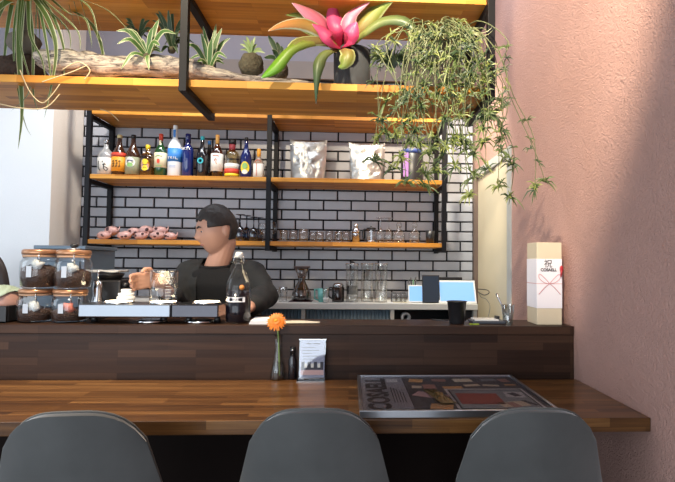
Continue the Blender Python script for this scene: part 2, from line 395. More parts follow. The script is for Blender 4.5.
# ------------------------------------------------------------------ chairs
M_velvet = mat('grey_velvet', (.075, .078, .078), .85, 0, .38, 7, .1, sheen=1.0, spec=.1)
def make_chair(label):
    c = thing('shell_chair', label, 'chair', (0, 0, 0), 'grey velvet chairs along the worktop')
    NU = 18; vs = []; fs = []; rows = []
    seat = spline([V((.215, .452, .150)), V((.20, .470, .175)), V((.10, .462, .200)), V((0, .450, .208)), V((-.10, .452, .208)), V((-.165, .470, .204)), V((-.20, .515, .200))], 16)
    for k_ in range(17):
        y, z, w = seat[k_]; bk = max(0, k_/16-.55)/.45
        rows.append([V((u*w, y+u*u*.05*bk, z+abs(u)**2.5*.04*(1-bk))) for u in [-1+2*i/NU for i in range(NU+1)]])
    for k_ in range(1, 21):
        s_ = k_/20; row = []
        for i in range(NU+1):
            u = -1+2*i/NU; zt = .69+.206*(max(0, 1-abs(u)**3.2))**(1/2.2)
            z = .515+s_*(zt-.515); g = (z-.515)/.381
            w = .190-.030*g+.005*math.sin(PI*g); y = -.20-.062*g**.8+u*u*(.05+.012*math.sin(PI*min(1, g)))
            row.append(V((u*w, y, z)))
        rows.append(row)
    k = len(rows); vs = [p for r_ in rows for p in r_]
    for j in range(k-1):
        for i in range(NU): fs.append((j*(NU+1)+i, (j+1)*(NU+1)+i, (j+1)*(NU+1)+i+1, j*(NU+1)+i+1))
    mb = MB().add(vs, fs, 0)
    o = mb.build('seat_shell', M_velvet, c); so = o.modifiers.new('s', 'SOLIDIFY'); so.thickness = .030; so.offset = 0; so.use_even_offset = False
    bv = o.modifiers.new('bev', 'BEVEL'); bv.width = .010; bv.segments = 4; bv.limit_method = 'ANGLE'; bv.angle_limit = math.radians(50)
    rim = [rows[j][0] for j in range(8, k)] + rows[-1][1:-1] + [rows[j][NU] for j in range(k-1, 7, -1)]
    MB().tube([p+V((p.x*.006, .004, .002)) for p in rim], .0028, 6).build('piping', mat('piping_velvet', (.10, .10, .095), .8, sheen=.5), o)
    MB().box(-.17, .17, -.14, .15, .405, .425).build('seat_frame', M_black, c, bevel=.008)
    for sx in (-1, 1):
        for y0, y1 in ((.12, .23), (-.11, -.21)):
            MB().tube([(sx*.14, y0, .415), (sx*.21, y1, 0.006)], [.013, .009], 10).build('leg', M_black, c)
    return c
cl = ['grey velvet shell chair at the left end of the worktop, cut by the photo edge', 'grey velvet shell chair in the middle, below the flower vase and menu stand', 'grey velvet shell chair at the right, in front of the framed poster']
ch0 = make_chair(cl[0])
ch0.location = (-.665, 1.455, 0); ch0.rotation_euler.z = .10
copy_tree(ch0, (-.082, 1.470, 0), cl[1], 0.0)
copy_tree(ch0, (.470, 1.465, 0), cl[2], -.03)

# ------------------------------------------------------------------ bottles on the middle shelf
YB = 3.43
def zpx(py, px, Y): return at(px, py, Y).z
def bottle(px, top, hw, label, prof, bodym, capm, capfrac, lab=None, mode=None, Y=YB, name='liquor_bottle', power=None, grp='liquor bottles on the middle wall shelf', deco=None):
    """prof: list of (radius fraction, height fraction)"""
    z0 = T_MID+.001; h = zpx(top, px, Y)-z0; c = at(px, 165, Y); r = hw*Y/F*.98
    t = thing(name, label, 'bottle', (c.x, Y, z0), grp)
    body = [(q*r, z0+v*h) for q, v in prof if v <= capfrac+.001]
    MB_last = MB().lathe([(body[0][0]*.85, z0)]+[(body[0][0], z0+.006)]+body[1:], (c.x, Y, 0), 20, power=power); bo_ = MB_last.build('bottle_body', bodym, t); last = None
    rc = [q for q, v in prof if v <= capfrac+.001][-1]*r*1.12
    MB().lathe([(rc, z0+capfrac*h-.012), (rc, z0+h-.002), (rc*.85, z0+h)], (c.x, Y, 0), 14).build('cap', capm, t)
    if lab:
        for i, (a, e, mm) in enumerate(lab):
            rr = r*1.012+.0004*(i+1)
            n = 18; vs = []; fs = []
            z_a, z_e = z0+a*h, z0+e*h
            for j in range(n+1):
                an = -PI/2+(j/n-.5)*PI*1.25
                ca, sa = math.cos(an), math.sin(an)
                if power:
                    kk = (abs(ca)**power+abs(sa)**power)**(-1/power); ca *= kk; sa *= kk
                for rr_, zz in ((rr, z_a), (rr, z_e)): vs.append((c.x+rr_*ca, Y+rr_*sa, zz))
            fs = [(2*j, 2*j+2, 2*j+3, 2*j+1) for j in range(n)]
            last = MB().add(vs, fs).build('label_band', mm, t, solid=.0004)
    if deco: deco(last or bo_, c, z0, h, r, Y)
    return t
STD = [(1, 0), (1, .56), (.92, .62), (.62, .70), (.36, .76), (.30, .82), (.29, .90), (.29, .94), (.29, 1)]
LONG = [(1, 0), (1, .50), (.94, .56), (.70, .64), (.45, .72), (.34, .80), (.30, .90), (.30, .95), (.3, 1)]
SH = [(1, 0), (1, .62), (.95, .66), (.7, .72), (.38, .76), (.3, .80), (.3, .9), (.3, 1)]
def gcol(n, c, r=.08): return mat(n, c, r, 0, .05, 10, coat=.5)
G_brown = gcol('brown_bottle_glass', (.045, .015, .006)); G_green = gcol('green_bottle_glass', (.012, .06, .018)); G_blue = gcol('blue_bottle_glass', (.006, .016, .12))
G_black = gcol('black_bottle_glass', (.008, .008, .012)); G_frost = mat('frosted_glass', (.72, .78, .84), .35, 0, .03)
G_silver = mat('silvery_glass', (.45, .46, .47), .15, .3, .1); G_amber = glass('amber_glass', (.75, .48, .2), 1, .04, .12); G_gold = glass('golden_spirit_glass', (.80, .72, .48), 1, .04, .12)
G_ruby = glass('rum_glass', (.62, .32, .22), 1, .04, .12)
def flat(n, c): return mat(n, c, .5, 0, .02)
L_w = flat('white_label', (.78, .77, .72)); L_cream = flat('cream_label', (.72, .66, .45)); L_or = flat('orange_label', (.85, .36, .03)); L_red = flat('red_label', (.62, .06, .03)); L_yel = flat('yellow_label', (.85, .62, .03)); L_blue = flat('blue_label', (.04, .22, .62)); L_tq = flat('turquoise_label', (.03, .42, .52)); L_gr = flat('leaf_green_label', (.25, .48, .16)); L_navy = flat('navy_label', (.02, .04, .16))
def front(t, c, Y, r, z, w, h, m_, name='emblem', oval=True, dy=.004):
    """a small emblem wrapped on the front of a bottle"""
    mb = MB(); n = 16; vs = [(c.x, Y-r-dy, z)]
    for i in range(n):
        a = 2*PI*i/n; x = math.cos(a)*w/2; zz = math.sin(a)*h/2
        if not oval:
            k = max(abs(math.cos(a)), abs(math.sin(a))); x /= k; zz /= k
        vs.append((c.x+x, Y-math.sqrt(max(0, r*r-x*x))-dy, z+zz))
    mb.add(vs, [(0, i+1, (i+1) % n+1) for i in range(n)], 0, False)
    return mb.build(name, m_, t, solid=.0005)
def strokes(t, c, Y, r, segs, m_, w=.0022, name='lettering'):
    mb = MB()
    for s in segs: mb.tube([(c.x+x, Y-math.sqrt(max(0, r*r-x*x))-.003, z) for x, z in spline2(s)], w, 5)
    return mb.build(name, m_, t)
def spline2(s):
    return [(p.x, p.z) for p in spline([V((x, 0, z)) for x, z in s], 8)]
def d1(t, c, z0, h, r, Y):
    strokes(t, c, Y, r, [[(-.026, z0+.10), (-.028, z0+.06), (-.012, z0+.035)], [(.004, z0+.075), (.022, z0+.08)], [(.014, z0+.088), (.010, z0+.05), (.026, z0+.035), (.030, z0+.055), (.012, z0+.062)], [(0, z0+.10), (.004, z0+.092)]], M_ink, .0026)
def d2(t, c, z0, h, r, Y):
    strokes(t, c, Y, r, [[(x, z0+z), (x+.014, z0+z+.004)] for x, z in ((-.026, .10), (-.005, .103), (.014, .10), (-.022, .083), (.002, .085), (-.026, .065), (-.004, .066), (.014, .066))]+[[(x, z0+.06), (x+.003, z0+.107)] for x in (-.018, .003, .021)], M_ink, .0018)
def d3(t, c, z0, h, r, Y):
    front(t, c, Y, r, z0+h*.33, .062, .07, L_w, 'emblem', True, .0035); front(t, c, Y, r, z0+h*.27, .04, .03, L_gr, 'leaf_emblem', True, .005)
    strokes(t, c, Y, r, [[(-.018, z0+h*.36), (.0, z0+h*.375), (.018, z0+h*.36)]], L_navy, .003)
def d4(t, c, z0, h, r, Y):
    front(t, c, Y, r, z0+h*.36, .058, .080, L_yel, 'oval_label', True, .004)
    strokes(t, c, Y, r, [[(-.014, z0+h*.36), (.014, z0+h*.36)], [(-.01, z0+h*.28), (.01, z0+h*.28)]], M_ink, .002)
    mb = MB()
    for s in (-1, 1): mb.add([(c.x, Y-.016, z0+h*.74), (c.x+s*.024, Y-.02, z0+h*.79), (c.x+s*.024, Y-.02, z0+h*.69)], [(0, 1, 2)])
    mb.build('neck_bow', L_w, t, solid=.002)
def d5(t, c, z0, h, r, Y):
    front(t, c, Y, r, z0+h*.36, .02, .032, L_red, 'crest', True, .004)
    strokes(t, c, Y, r, [[(-.022, z0+h*.47), (0, z0+h*.485), (.022, z0+h*.47)], [(-.022, z0+h*.25), (.022, z0+h*.25)]], L_gr, .002)
    front(t, c, Y, r*.36, z0+h*.78, .012, .04, L_cream, 'neck_label', False, .003)
def d6(t, c, z0, h, r, Y):
    strokes(t, c, Y, r, [[(-.028, z0+h*.345), (-.028, z0+h*.38)], [(-.034, z0+h*.385), (-.02, z0+h*.385)], [(-.012, z0+h*.345), (-.012, z0+h*.385), (-.002, z0+h*.375), (-.010, z0+h*.365), (0, z0+h*.345)], [(.010, z0+h*.345), (.010, z0+h*.385)], [(.02, z0+h*.385), (.02, z0+h*.345), (.032, z0+h*.345)]], L_w, .002)
    front(t, c, Y, r*.33, z0+h*.84, .016, .05, L_blue, 'neck_label', False, .003)
    strokes(t, c, Y, r, [[(-.02, z0+h*.22), (.02, z0+h*.22)], [(-.02, z0+h*.19), (.02, z0+h*.19)]], L_blue, .001)
def d7(t, c, z0, h, r, Y):
    mb = MB(); text_mb(mb, 'SKYY', .026, (c.x, Y-r-.003, z0+h*.64), (1, 0, 0), (0, 0, 1)); mb.build('lettering', L_w, t, solid=.001)
def d8(t, c, z0, h, r, Y):
    mb = MB()
    for i in range(6):
        a = PI*i/6; mb.box(-.020, .020, -.001, .001, -.004, .004, 0, Matrix.Translation((c.x, Y-r-.003, z0+h*.40)) @ Matrix.Rotation(a, 4, 'Y'))
    mb.build('star_emblem', L_tq, t)
def d10(t, c, z0, h, r, Y):
    strokes(t, c, Y, r, [[(-.008, z0+h*.38), (-.002, z0+h*.44), (.006, z0+h*.42), (.002, z0+h*.36), (.008, z0+h*.32)], [(-.02, z0+h*.50), (0, z0+h*.515), (.02, z0+h*.50)]], L_red, .0022)
def d12(t, c, z0, h, r, Y):
    front(t, c, Y, r, z0+h*.26, .058, .085, L_yel, 'oval_label', True, .003); front(t, c, Y, r, z0+h*.30, .036, .044, L_gr, 'oval_emblem', True, .0045); front(t, c, Y, r, z0+h*.16, .04, .03, L_w, 'foot_label', True, .005)
def d13(t, c, z0, h, r, Y):
    strokes(t, c, Y, r, [[(-.02, z0+h*.55), (0, z0+h*.62), (.022, z0+h*.56)], [(-.008, z0+h*.1), (-.008, z0+h*.5)]], L_red, .002)
bottle(105.8, 140, 7.4, 'silvery shochu bottle with black brush lettering on white, leftmost on the shelf', STD, G_silver, M_steel, .93, [(.06, .50, L_w)], deco=d1)
bottle(119, 135, 6.9, 'brown bottle with a bright orange label and red top band', LONG, G_brown, flat('pale_yellow_cap', (.7, .6, .3)), .96, [(.12, .50, L_or), (.46, .56, L_red)], deco=d2)
bottle(132.8, 135, 6.9, 'brown bottle with a round white and green leaf label', LONG, G_brown, M_blk, .95, [(.06, .46, flat('olive_label', (.30, .33, .22)))], deco=d3)
bottle(147.5, 145, 6.6, 'clear squat bottle with yellow oval label, yellow cap and white bow', SH, G_amber, L_yel, .90, None, deco=d4, power=4)
bottle(160.5, 134, 6.0, 'green whiskey bottle with cream label and dark red cap', STD, G_green, L_red, .88, [(.22, .56, L_cream)], deco=d5)
bottle(174.6, 125.5, 6.7, 'tall frosted white bottle with a blue band, tallest on the shelf', STD, G_frost, G_frost, .94, [(.30, .55, L_blue)], deco=d6)
bottle(187.6, 134, 5.7, 'cobalt blue bottle with small white lettering SKYY', [(1, 0), (1, .60), (.96, .66), (.6, .73), (.42, .77), (.42, .84), (.42, 1)], G_blue, G_blue, .84, None, deco=d7)
bottle(202, 136.5, 5.8, 'black bottle with a turquoise star label and turquoise cap', LONG, G_black, L_tq, .95, None, deco=d8)
bottle(209, 141, 5.0, 'black bottle with plain blue cap, half hidden behind the turquoise star bottle', LONG, G_black, L_blue, .95, None, Y=3.53)
bottle(217, 135, 6.0, 'clear rum bottle with a white label and gold cap', STD, G_ruby, flat('gold_cap', (.75, .42, .12)), .84, [(.16, .56, L_w)], deco=d10)
bottle(232, 140, 7.1, 'round-shouldered golden bottle with red and white label and dark red neck', [(1, 0), (1, .58), (.93, .66), (.55, .72), (.40, .76), (.40, .84), (.48, .9), (.48, 1)], G_gold, M_blk, .93, [(.06, .13, L_yel), (.13, .25, L_red), (.25, .38, L_w)],
       deco=lambda t, c, z0, h, r, Y: MB().lathe([(r*.43, z0+h*.72), (r*.46, z0+h*.91)], (c.x, Y, 0), 16).build('neck_wrap', flat('dark_red_wrap', (.28, .03, .04)), t, solid=.001))
bottle(246, 137.5, 5.7, 'dark blue sake bottle with oval yellow and green label', LONG, G_blue, M_blk, .96, None, deco=d12)
bottle(258.7, 149, 5.0, 'small square white-labelled bottle with an orange cap, rightmost bottle', [(1, 0), (1, .54), (.8, .60), (.45, .68), (.36, .75), (.34, 1)], gcol('clear_liqueur_glass', (.35, .25, .18)), L_or, .75, [(.05, .50, L_w)], deco=d13, power=5)

# foil pouches
M_foil = mat('foil', (.50, .49, .47), .32, .9, .08, 40, .3)
def pouch(x0, x1, ytop, label, seed, Y=3.42):
    z0 = T_MID+.001; z1 = zpx(ytop, (x0+x1)/2, Y); a = at(x0, 160, Y).x; b_ = at(x1, 160, Y).x
    t = thing('foil_pouch', label, 'pouch', ((a+b_)/2, Y, z0), 'silver pouches on the middle wall shelf')
    NX, NZ = 22, 26
    for s, nm in ((1, 'pouch_body'),):
        mb = MB(); vs = []; fs = []
        for side in (-1, 1):
            for j in range(NZ+1):
                v = j/NZ
                for i in range(NX+1):
                    u = i/NX; ww = (b_-a)*(.90+.10*v); x = (a+b_)/2+(u-.5)*ww
                    thick = .045*(1-v)**.6*math.sin(PI*u)**.55
                    cr_ = mnoise.noise(V((u*5+seed, v*5, side)))*.012+mnoise.noise(V((u*12+seed, v*11, side*3)))*.006
                    e = min(1, v*5, (1-v)*4)*min(1, u*6, (1-u)*6)
                    vs.append((x, Y+side*(thick+.001)+cr_*e*(1 if v < .84 else .25), z0+(z1-z0)*v-(.006*math.sin(PI*u) if v > .99 else 0)))
        n1 = (NX+1)*(NZ+1)
        for side in (0, 1):
            for j in range(NZ):
                for i in range(NX):
                    q = side*n1+j*(NX+1)+i; f = (q, q+1, q+NX+2, q+NX+1); fs.append(f if side == 0 else f[::-1])
        mb.add(vs, fs); mb.build(nm, M_foil, t)
    MB().box(a+.002, b_-.002, Y-.006, Y+.006, z1-.035, z1-.031).build('zip_seal', M_steel, t)
    return t
pouch(289.5, 327, 140, 'crumpled silver foil pouch, the left and wider of the two', 1)
pouch(349, 385, 143, 'crumpled silver foil pouch, partly behind the trailing plant', 8)
# small purple box behind the trailing leaves
t = thing('purple_label_jar', 'dark jar with a purple label behind the trailing plant leaves', 'jar', (*at(412, 160, 3.45).xy, T_MID+.001))
c = at(412, 160, 3.45); z1 = zpx(151, 412, 3.45)
MB().lathe([(.075, T_MID+.001), (.078, T_MID+.01), (.078, z1-.03), (.07, z1-.02)], (c.x, 3.45, 0), 24).build('jar_body', M_blk, t)
MB().lathe([(.08, z1-.028), (.08, z1), (.075, z1+.002)], (c.x, 3.45, 0), 24).build('lid', L_navy, t)
cl_ = at(406, 160, 3.36)
MB().box(cl_.x-.018, cl_.x+.018, 3.362, 3.368, T_MID+.03, z1-.03).build('purple_label', flat('purple_label', (.22, .10, .30)), t, bevel=.001)

# ------------------------------------------------------------------ low shelf: bundles and glassware
M_pinkw = mat('pink_wrapped_bun', (.60, .36, .33), .4, 0, .25, 45, .4, coat=.3); M_dk = mat('dark_filling', (.06, .025, .03), .6)
for i, (px, py, r) in enumerate(((104, 236.5, .034), (124.5, 236.5, .036), (141, 237, .033), (157, 236.5, .036), (112, 231.5, .036), (134, 233, .032), (146, 230.5, .038), (160, 231, .038), (170.5, 235, .032))):
    Y = 3.40+(.05 if py < 234 else 0); c = at(px, py, Y); r *= 1.15
    c.z = (T_LOW+r*.72+.001) if py > 234 else max(T_LOW+r*.72+.034, c.z)
    pos = ['leftmost, lying low', 'second from the left in the lower row', 'middle of the lower row', 'right in the lower row', 'upper left of the pile', 'upper, left of the highest', 'highest in the middle of the pile', 'upper right of the pile', 'rightmost of the pile'][i]
    t = thing('wrapped_bun', 'pinkish wrapped bun on the low shelf, '+pos, 'bun', tuple(c), 'wrapped pink buns on the low shelf')
    MB().ball(c, r, 16, sc=(1.15, .9, .72), jit=.2, seed=i*3).build('bun', M_pinkw, t)
    mb = MB()
    for q in range(2): mb.ball(c+V((R.uniform(-.6, .6)*r, -.78*r, R.uniform(-.3, .4)*r)), r*.26, 8, sc=(1, .5, .8))
    mb.build('dark_spot', M_dk, t)
    MB().tube(spline([c+V((r*.9, -.01, -r*.2)), c+V((r*1.35, -.02, r*.3)), c+V((r*1.2, 0, r*.8))], 6), [.004, .005, .006, .005, .004, .003, .002], 6).build('twist', M_pinkw, t)
GL_GRP = 'glassware on the low wall shelf'
def wine_inv(px, py, Y, label, gm, name='wine_glass', hgt=None, bowl=.033):
    z0 = T_LOW+.001; z1 = zpx(py, px, Y); h = z1-z0; x = at(px, 235, Y).x
    t = thing(name, label, 'glass', (x, Y, z0), GL_GRP)
    MB().lathe([(bowl*.78, z0), (bowl, z0+h*.18), (bowl*1.0, z0+h*.34), (bowl*.7, z0+h*.5), (.006, z0+h*.58)], (x, Y, 0), 18).build('bowl', gm, t)
    MB().lathe([(.005, z0+h*.57), (.0038, z0+h*.75), (.005, z0+h*.96)], (x, Y, 0), 10).build('stem', gm, t)
    MB().lathe([(.005, z0+h*.95), (.028, z0+h*.985), (.034, z0+h), (.030, z0+h*1.005)], (x, Y, 0), 20).build('foot', gm, t)
    return t
M_smk = glass('dark_smoked_glass', (.13, .20, .30), 1, .05, .15)
wine_inv(240, 214.5, 3.42, 'dark blue wine glass upside down, leftmost, nearest the head of the barista', M_smk)
wine_inv(246.5, 215.5, 3.54, 'dark blue wine glass upside down, behind the leftmost', M_smk)
wine_inv(253.5, 217, 3.42, 'dark blue wine glass upside down, front right of the dark ones', M_smk)
wine_inv(258.5, 217.5, 3.54, 'dark blue wine glass upside down, behind the right dark one', M_smk)
def tumbler(px, top, Y, label, r, taper=.92, name='tumbler', z0=None, gm=None, grp=GL_GRP, cat='glass', liquid=None):
    z0 = (T_LOW if z0 is None else z0)+.001; z1 = zpx(top, px, Y); x = at(px, top+5, Y).x
    h = z1-z0; g = gm or M_glass
    t = thing(name, label, cat, (x, Y, z0), grp)
    MB().lathe([(r*taper*.9, z0), (r*taper, z0+.004), (r, z1), (r-.002, z1), (r*taper-.003, z0+.01)], (x, Y, 0), 20).build('glass_body', g, t)
    MB().lathe([(r*.99, z1-.0015), (r*1.01, z1), (r*.97, z1+.001)], (x, Y, 0), 20).build('rim', glass('glass_rim', (.8, .85, .88), 1, .05, .5), t)
    if liquid: MB().lathe([(r*taper*.85, z0+.005), (r*.9, z0+h*liquid[0])], (x, Y, 0), 16).build('content', liquid[1], t)
    return t
def wine_up(px, top, Y, label, r=.032):
    z0 = T_LOW+.001; z1 = zpx(top, px, Y); h = z1-z0; x = at(px, 235, Y).x
    t = thing('wine_glass', label, 'glass', (x, Y, z0), GL_GRP)
    MB().lathe([(.006, z0+h*.38), (r*.8, z0+h*.5), (r, z0+h*.68), (r*.75, z0+h)], (x, Y, 0), 18).build('bowl', M_glass2, t)
    MB().lathe([(.004, z0+h*.03), (.004, z0+h*.4)], (x, Y, 0), 8).build('stem', M_glass2, t)
    MB().lathe([(.028, z0), (.026, z0+.003), (.004, z0+.008)], (x, Y, 0), 18).build('foot', M_glass2, t)
wine_up(263, 223, 3.40, 'small clear wine glass just left of the middle shelf post')
wine_up(272.5, 222, 3.52, 'small clear wine glass just right of the middle shelf post')
tl = ['between the post and its neighbour, first of the row', 'second in the row right of the middle post', 'third in the row, a little taller', 'fourth in the row', 'fifth in the row, wide and low', 'sixth in the row', 'seventh in the row', 'last in the row, left of the cocktail shaker']
for i, (px, top, r) in enumerate(((283.5, 230.5, .031), (293.5, 230.5, .032), (303.5, 229.5, .034), (313, 232.5, .028), (319.5, 232, .030), (329.5, 231.5, .030), (338.5, 232, .029), (346.5, 231.5, .031))):
    tumbler(px, top, 3.39 if i % 2 == 0 else 3.46, 'clear tumbler on the low shelf, '+tl[i], r)
def lathe_thing(name, label, cat, px, Y, z0, parts, grp=None):
    x = at(px, 240, Y).x; t = thing(name, label, cat, (x, Y, z0+.001), grp)
    for nm, prof, mm in parts: MB().lathe([(r, z0+.001+z) for r, z in prof], (x, Y, 0), 22).build(nm, mm, t)
    return t, x
hs = zpx(223.5, 356, 3.42)-T_LOW
lathe_thing('cocktail_shaker', 'steel cocktail shaker with a round cap on the low shelf', 'shaker', 356, 3.42, T_LOW, (
    ('tin', [(.024, 0), (.030, hs*.45), (.030, hs*.5)], M_steel), ('strainer_top', [(.031, hs*.5), (.030, hs*.62), (.018, hs*.74), (.015, hs*.78)], M_steel), ('cap', [(.016, hs*.77), (.017, hs*.92), (.009, hs)], M_chrome)))
hs = zpx(226, 371, 3.42)-T_LOW
t, x = lathe_thing('coffee_press', 'glass and steel coffee press with black handle, right of the shaker', 'coffee press', 371, 3.42, T_LOW, (
    ('beaker', [(.030, .004), (.030, hs*.82)], M_glass2), ('base_ring', [(.032, 0), (.032, hs*.15)], M_steel), ('lid', [(.034, hs*.80), (.033, hs*.88), (.01, hs*.92), (.006, hs*.94), (.008, hs)], M_blk)))
MB().tube(spline([(x-.03, 3.42, T_LOW+hs*.8), (x-.055, 3.42, T_LOW+hs*.75), (x-.055, 3.42, T_LOW+hs*.3), (x-.032, 3.42, T_LOW+hs*.15)], 10), .006, 8).build('handle', M_blk, t)
MB().box(x-.005, x+.005, 3.386, 3.389, T_LOW+.02, T_LOW+hs*.75).build('steel_strip', M_steel, t)
wine_inv(380.5, 218, 3.42, 'tall clear goblet upside down, left of the pair', M_glass2, 'goblet', bowl=.030)
wine_inv(389, 218, 3.42, 'tall clear goblet upside down, right of the pair', M_glass2, 'goblet', bowl=.030)
for px, lb in ((399, 'round clear decanter with a ball stopper, beside the goblets'), (414.5, 'round clear decanter with a ball stopper, left of the black cup')):
    hs = zpx(222, px, 3.42)-T_LOW
    lathe_thing('glass_decanter', lb, 'decanter', px, 3.42, T_LOW, (('bowl', [(.030, 0), (.041, hs*.25), (.040, hs*.45), (.018, hs*.62), (.013, hs*.72), (.018, hs*.76)], M_glass2), ('stopper', [(.008, hs*.72), (.018, hs*.80), (.020, hs*.88), (.012, hs*.98), (.002, hs)], M_glass2)), GL_GRP)
hs = zpx(231, 430, 3.42)-T_LOW
t, x = lathe_thing('black_cup', 'small black cup at the right end of the low shelf', 'cup', 430, 3.42, T_LOW, (('cup_body', [(.026, 0), (.032, hs), (.029, hs), (.024, .006), (.001, .006)], M_blk),))

# ------------------------------------------------------------------ back counter
YC = 3.10; ZC = .993
t = thing('back_counter', 'white-topped back counter with blue-grey ribbed doors and an open compartment', 'counter', (-.3, 3.35, 0))
XC1 = at(478, 305, YC).x
MB().box(BX+.4, XC1, YC, YW-.004, ZC-.038, ZC).build('countertop', mat('off_white_top', (.68, .67, .62), .4, 0, .03), t, bevel=.003)
M_cab = mat('white_cabinet', (.55, .54, .50), .5); M_rib = mat('blue_grey_rib', (.15, .21, .26), .5, 0, .2, 8)
xd = [at(p, 315, YC).x for p in (303, 392.5)]
MB().box(BX+.42, xd[1]+.01, YC+.14, YW-.01, .05, ZC-.039).box(xd[1]+.01, XC1-.01, YC+.45, YW-.01, .05, ZC-.039).box(xd[1]+.01, XC1-.01, YC+.03, YC+.45, .05, .80).build('carcass', M_blk, t)
MB().box(XC1-.025, XC1-.002, YC+.015, YC+.45, .05, ZC-.039).build('side_panel', M_cab, t)
for x in xd: MB().box(x-.012, x+.012, YC+.012, YC+.135, .05, ZC-.039).build('divider', M_cab, t, bevel=.001)
for a, c_ in ((BX+.42, xd[0]-.014), (xd[0]+.014, xd[1]-.014)):
    mb = MB(); n = int((c_-a)/.022); w = (c_-a)/n
    mb.box(a, c_, YC+.06, YC+.10, .08, ZC-.042)
    for i in range(n): mb.tube([(a+w*(i+.5), YC+.056, .08), (a+w*(i+.5), YC+.056, ZC-.042)], w*.42, 8)
    mb.build('ribbed_door', M_rib, t)
# items on it
tumbler(283, 287, 3.2, 'clear glass beaker on the back counter, left of the coffee carafe', .028, .95, 'glass_beaker', z0=ZC)
tumbler(276, 289, 3.3, 'small clear glass behind the shoulder of the barista on the back counter', .024, .9, 'small_glass', z0=ZC, grp=None)
x = at(301.5, 300, 3.25).x; t = thing('coffee_carafe', 'hourglass-shaped glass coffee carafe with dark collar on the back counter', 'carafe', (x, 3.25, ZC+.001)); z0 = ZC+.001; h = zpx(266.5, 301, 3.25)-z0
MB().lathe([(.055, z0), (.064, z0+.012), (.060, z0+h*.25), (.025, z0+h*.55), (.019, z0+h*.62), (.026, z0+h*.7), (.050, z0+h)], (x, 3.25, 0), 26).build('carafe_glass', glass('brown_tinted_glass', (.52, .45, .42), 1, .04, .14), t)
MB().lathe([(.052, z0+h*.965), (.056, z0+h*.985), (.052, z0+h*1.01)], (x, 3.25, 0), 26).build('rim', mat('brown_rim', (.08, .05, .045), .4), t)
MB().lathe([(.045, z0+h*.34), (.023, z0+h*.56), (.021, z0+h*.62), (.028, z0+h*.72)], (x, 3.25, 0), 20, mi=0).build('collar', glass('dark_collar_glass', (.3, .22, .2), 1, .1, .12), t)
MB().lathe([(.055, z0+.002), (.060, z0+.010), (.058, z0+.03)], (x, 3.25, 0), 20).build('coffee', mat('coffee_liquid', (.02, .01, .006), .15), t)
MB().box(x-.075, x+.07, 3.17, 3.33, ZC-.0, ZC+.001).build('mat', M_dk, t)
x = at(320, 300, 3.18).x; t = thing('mint_jug', 'small mint green angular jug on the back counter', 'jug', (x, 3.18, ZC+.001)); h = zpx(287.5, 320, 3.18)-ZC
M_mint = mat('mint_enamel', (.16, .46, .42), .3)
MB().lathe([(.020, z0), (.026, z0+h*.92), (.024, z0+h*.9), (.018, z0+.006)], (x+.01, 3.18, 0), 18).build('jug_body', M_mint, t)
MB().add([(x+.025, 3.165, z0+h*.9), (x+.025, 3.195, z0+h*.9), (x+.048, 3.18, z0+h*1.02), (x+.03, 3.18, z0+h*.62)], [(0, 1, 2), (0, 2, 3), (1, 3, 2)]).build('spout', M_mint, t, solid=.002)
MB().tube([(x-.008, 3.18, z0+h*.88), (x-.034, 3.18, z0+h*.85), (x-.034, 3.18, z0+h*.22), (x-.01, 3.18, z0+h*.12)], .0055, 8).build('handle', M_mint, t)
tumbler(326, 288.5, 3.13, 'small glass with a white milky base in front of the mint jug', .022, .78, 'shot_glass', z0=ZC, grp=None, liquid=(.35, M_wht))
x = at(338, 300, 3.2).x; h = zpx(283, 338, 3.2)-ZC
t = thing('coffee_server', 'black coffee-filled glass server with steel lid on the back counter', 'coffee server', (x, 3.2, z0))
MB().lathe([(.038, z0), (.040, z0+.01), (.040, z0+h*.75), (.032, z0+h*.82)], (x, 3.2, 0), 22).build('server_body', gcol('coffee_filled_glass', (.02, .012, .01)), t)
MB().lathe([(.036, z0+h*.78), (.036, z0+h*.86), (.026, z0+h*.97), (.004, z0+h)], (x, 3.2, 0), 22).build('lid', M_steel, t)
MB().tube(spline([(x-.038, 3.2, z0+h*.75), (x-.058, 3.2, z0+h*.7), (x-.058, 3.2, z0+h*.3), (x-.038, 3.2, z0+h*.18)], 8), .005, 8).build('handle', M_blk, t)
M_cyl = glass('tall_jar_glass', (.93, .945, .945), 1, .12, .16)
for px, Y, lb in ((352, 3.2, 'tall clear lidded glass jar holding a black-labelled bottle'), (367, 3.25, 'tall clear straight glass jar, middle of the three on the back counter'), (381, 3.2, 'tall clear straight glass jar, rightmost of the three on the back counter')):
    x = at(px, 290, Y).x; h = zpx(263.5, px, Y)-ZC
    t = thing('tall_glass_jar', lb, 'jar', (x, Y, z0), 'tall glass jars on the back counter')
    MB().lathe([(.039, z0), (.039, z0+h*.93), (.042, z0+h*.96)], (x, Y, 0), 26).build('jar_body', M_cyl, t)
    MB().lathe([(.0425, z0+h*.95), (.0435, z0+h*.98), (.039, z0+h)], (x, Y, 0), 26).build('rim', glass('jar_rim_glass', (.8, .82, .82), 1, .05, .4), t)
    if px == 352:
        MB().lathe([(.030, z0+.006), (.030, z0+h*.5), (.014, z0+h*.66), (.012, z0+h*.86), (.014, z0+h*.88)], (x, Y, 0), 18).build('inner_bottle', M_glass2, t)
        MB().lathe([(.0315, z0+h*.2), (.0315, z0+h*.42)], (x, Y, 0), 18).build('black_label', M_ink, t, solid=.001)
        MB().lathe([(.014, z0+h*.99), (.018, z0+h*1.03), (.004, z0+h*1.06)], (x, Y, 0), 14).build('lid_knob', M_blk, t)
    else:
        MB().lathe([(.004, z0+h*.30), (.008, z0+h*.32), (.008, z0+h*.94)], (x, Y, 0), 10).build('inner_tube', M_glass2, t)
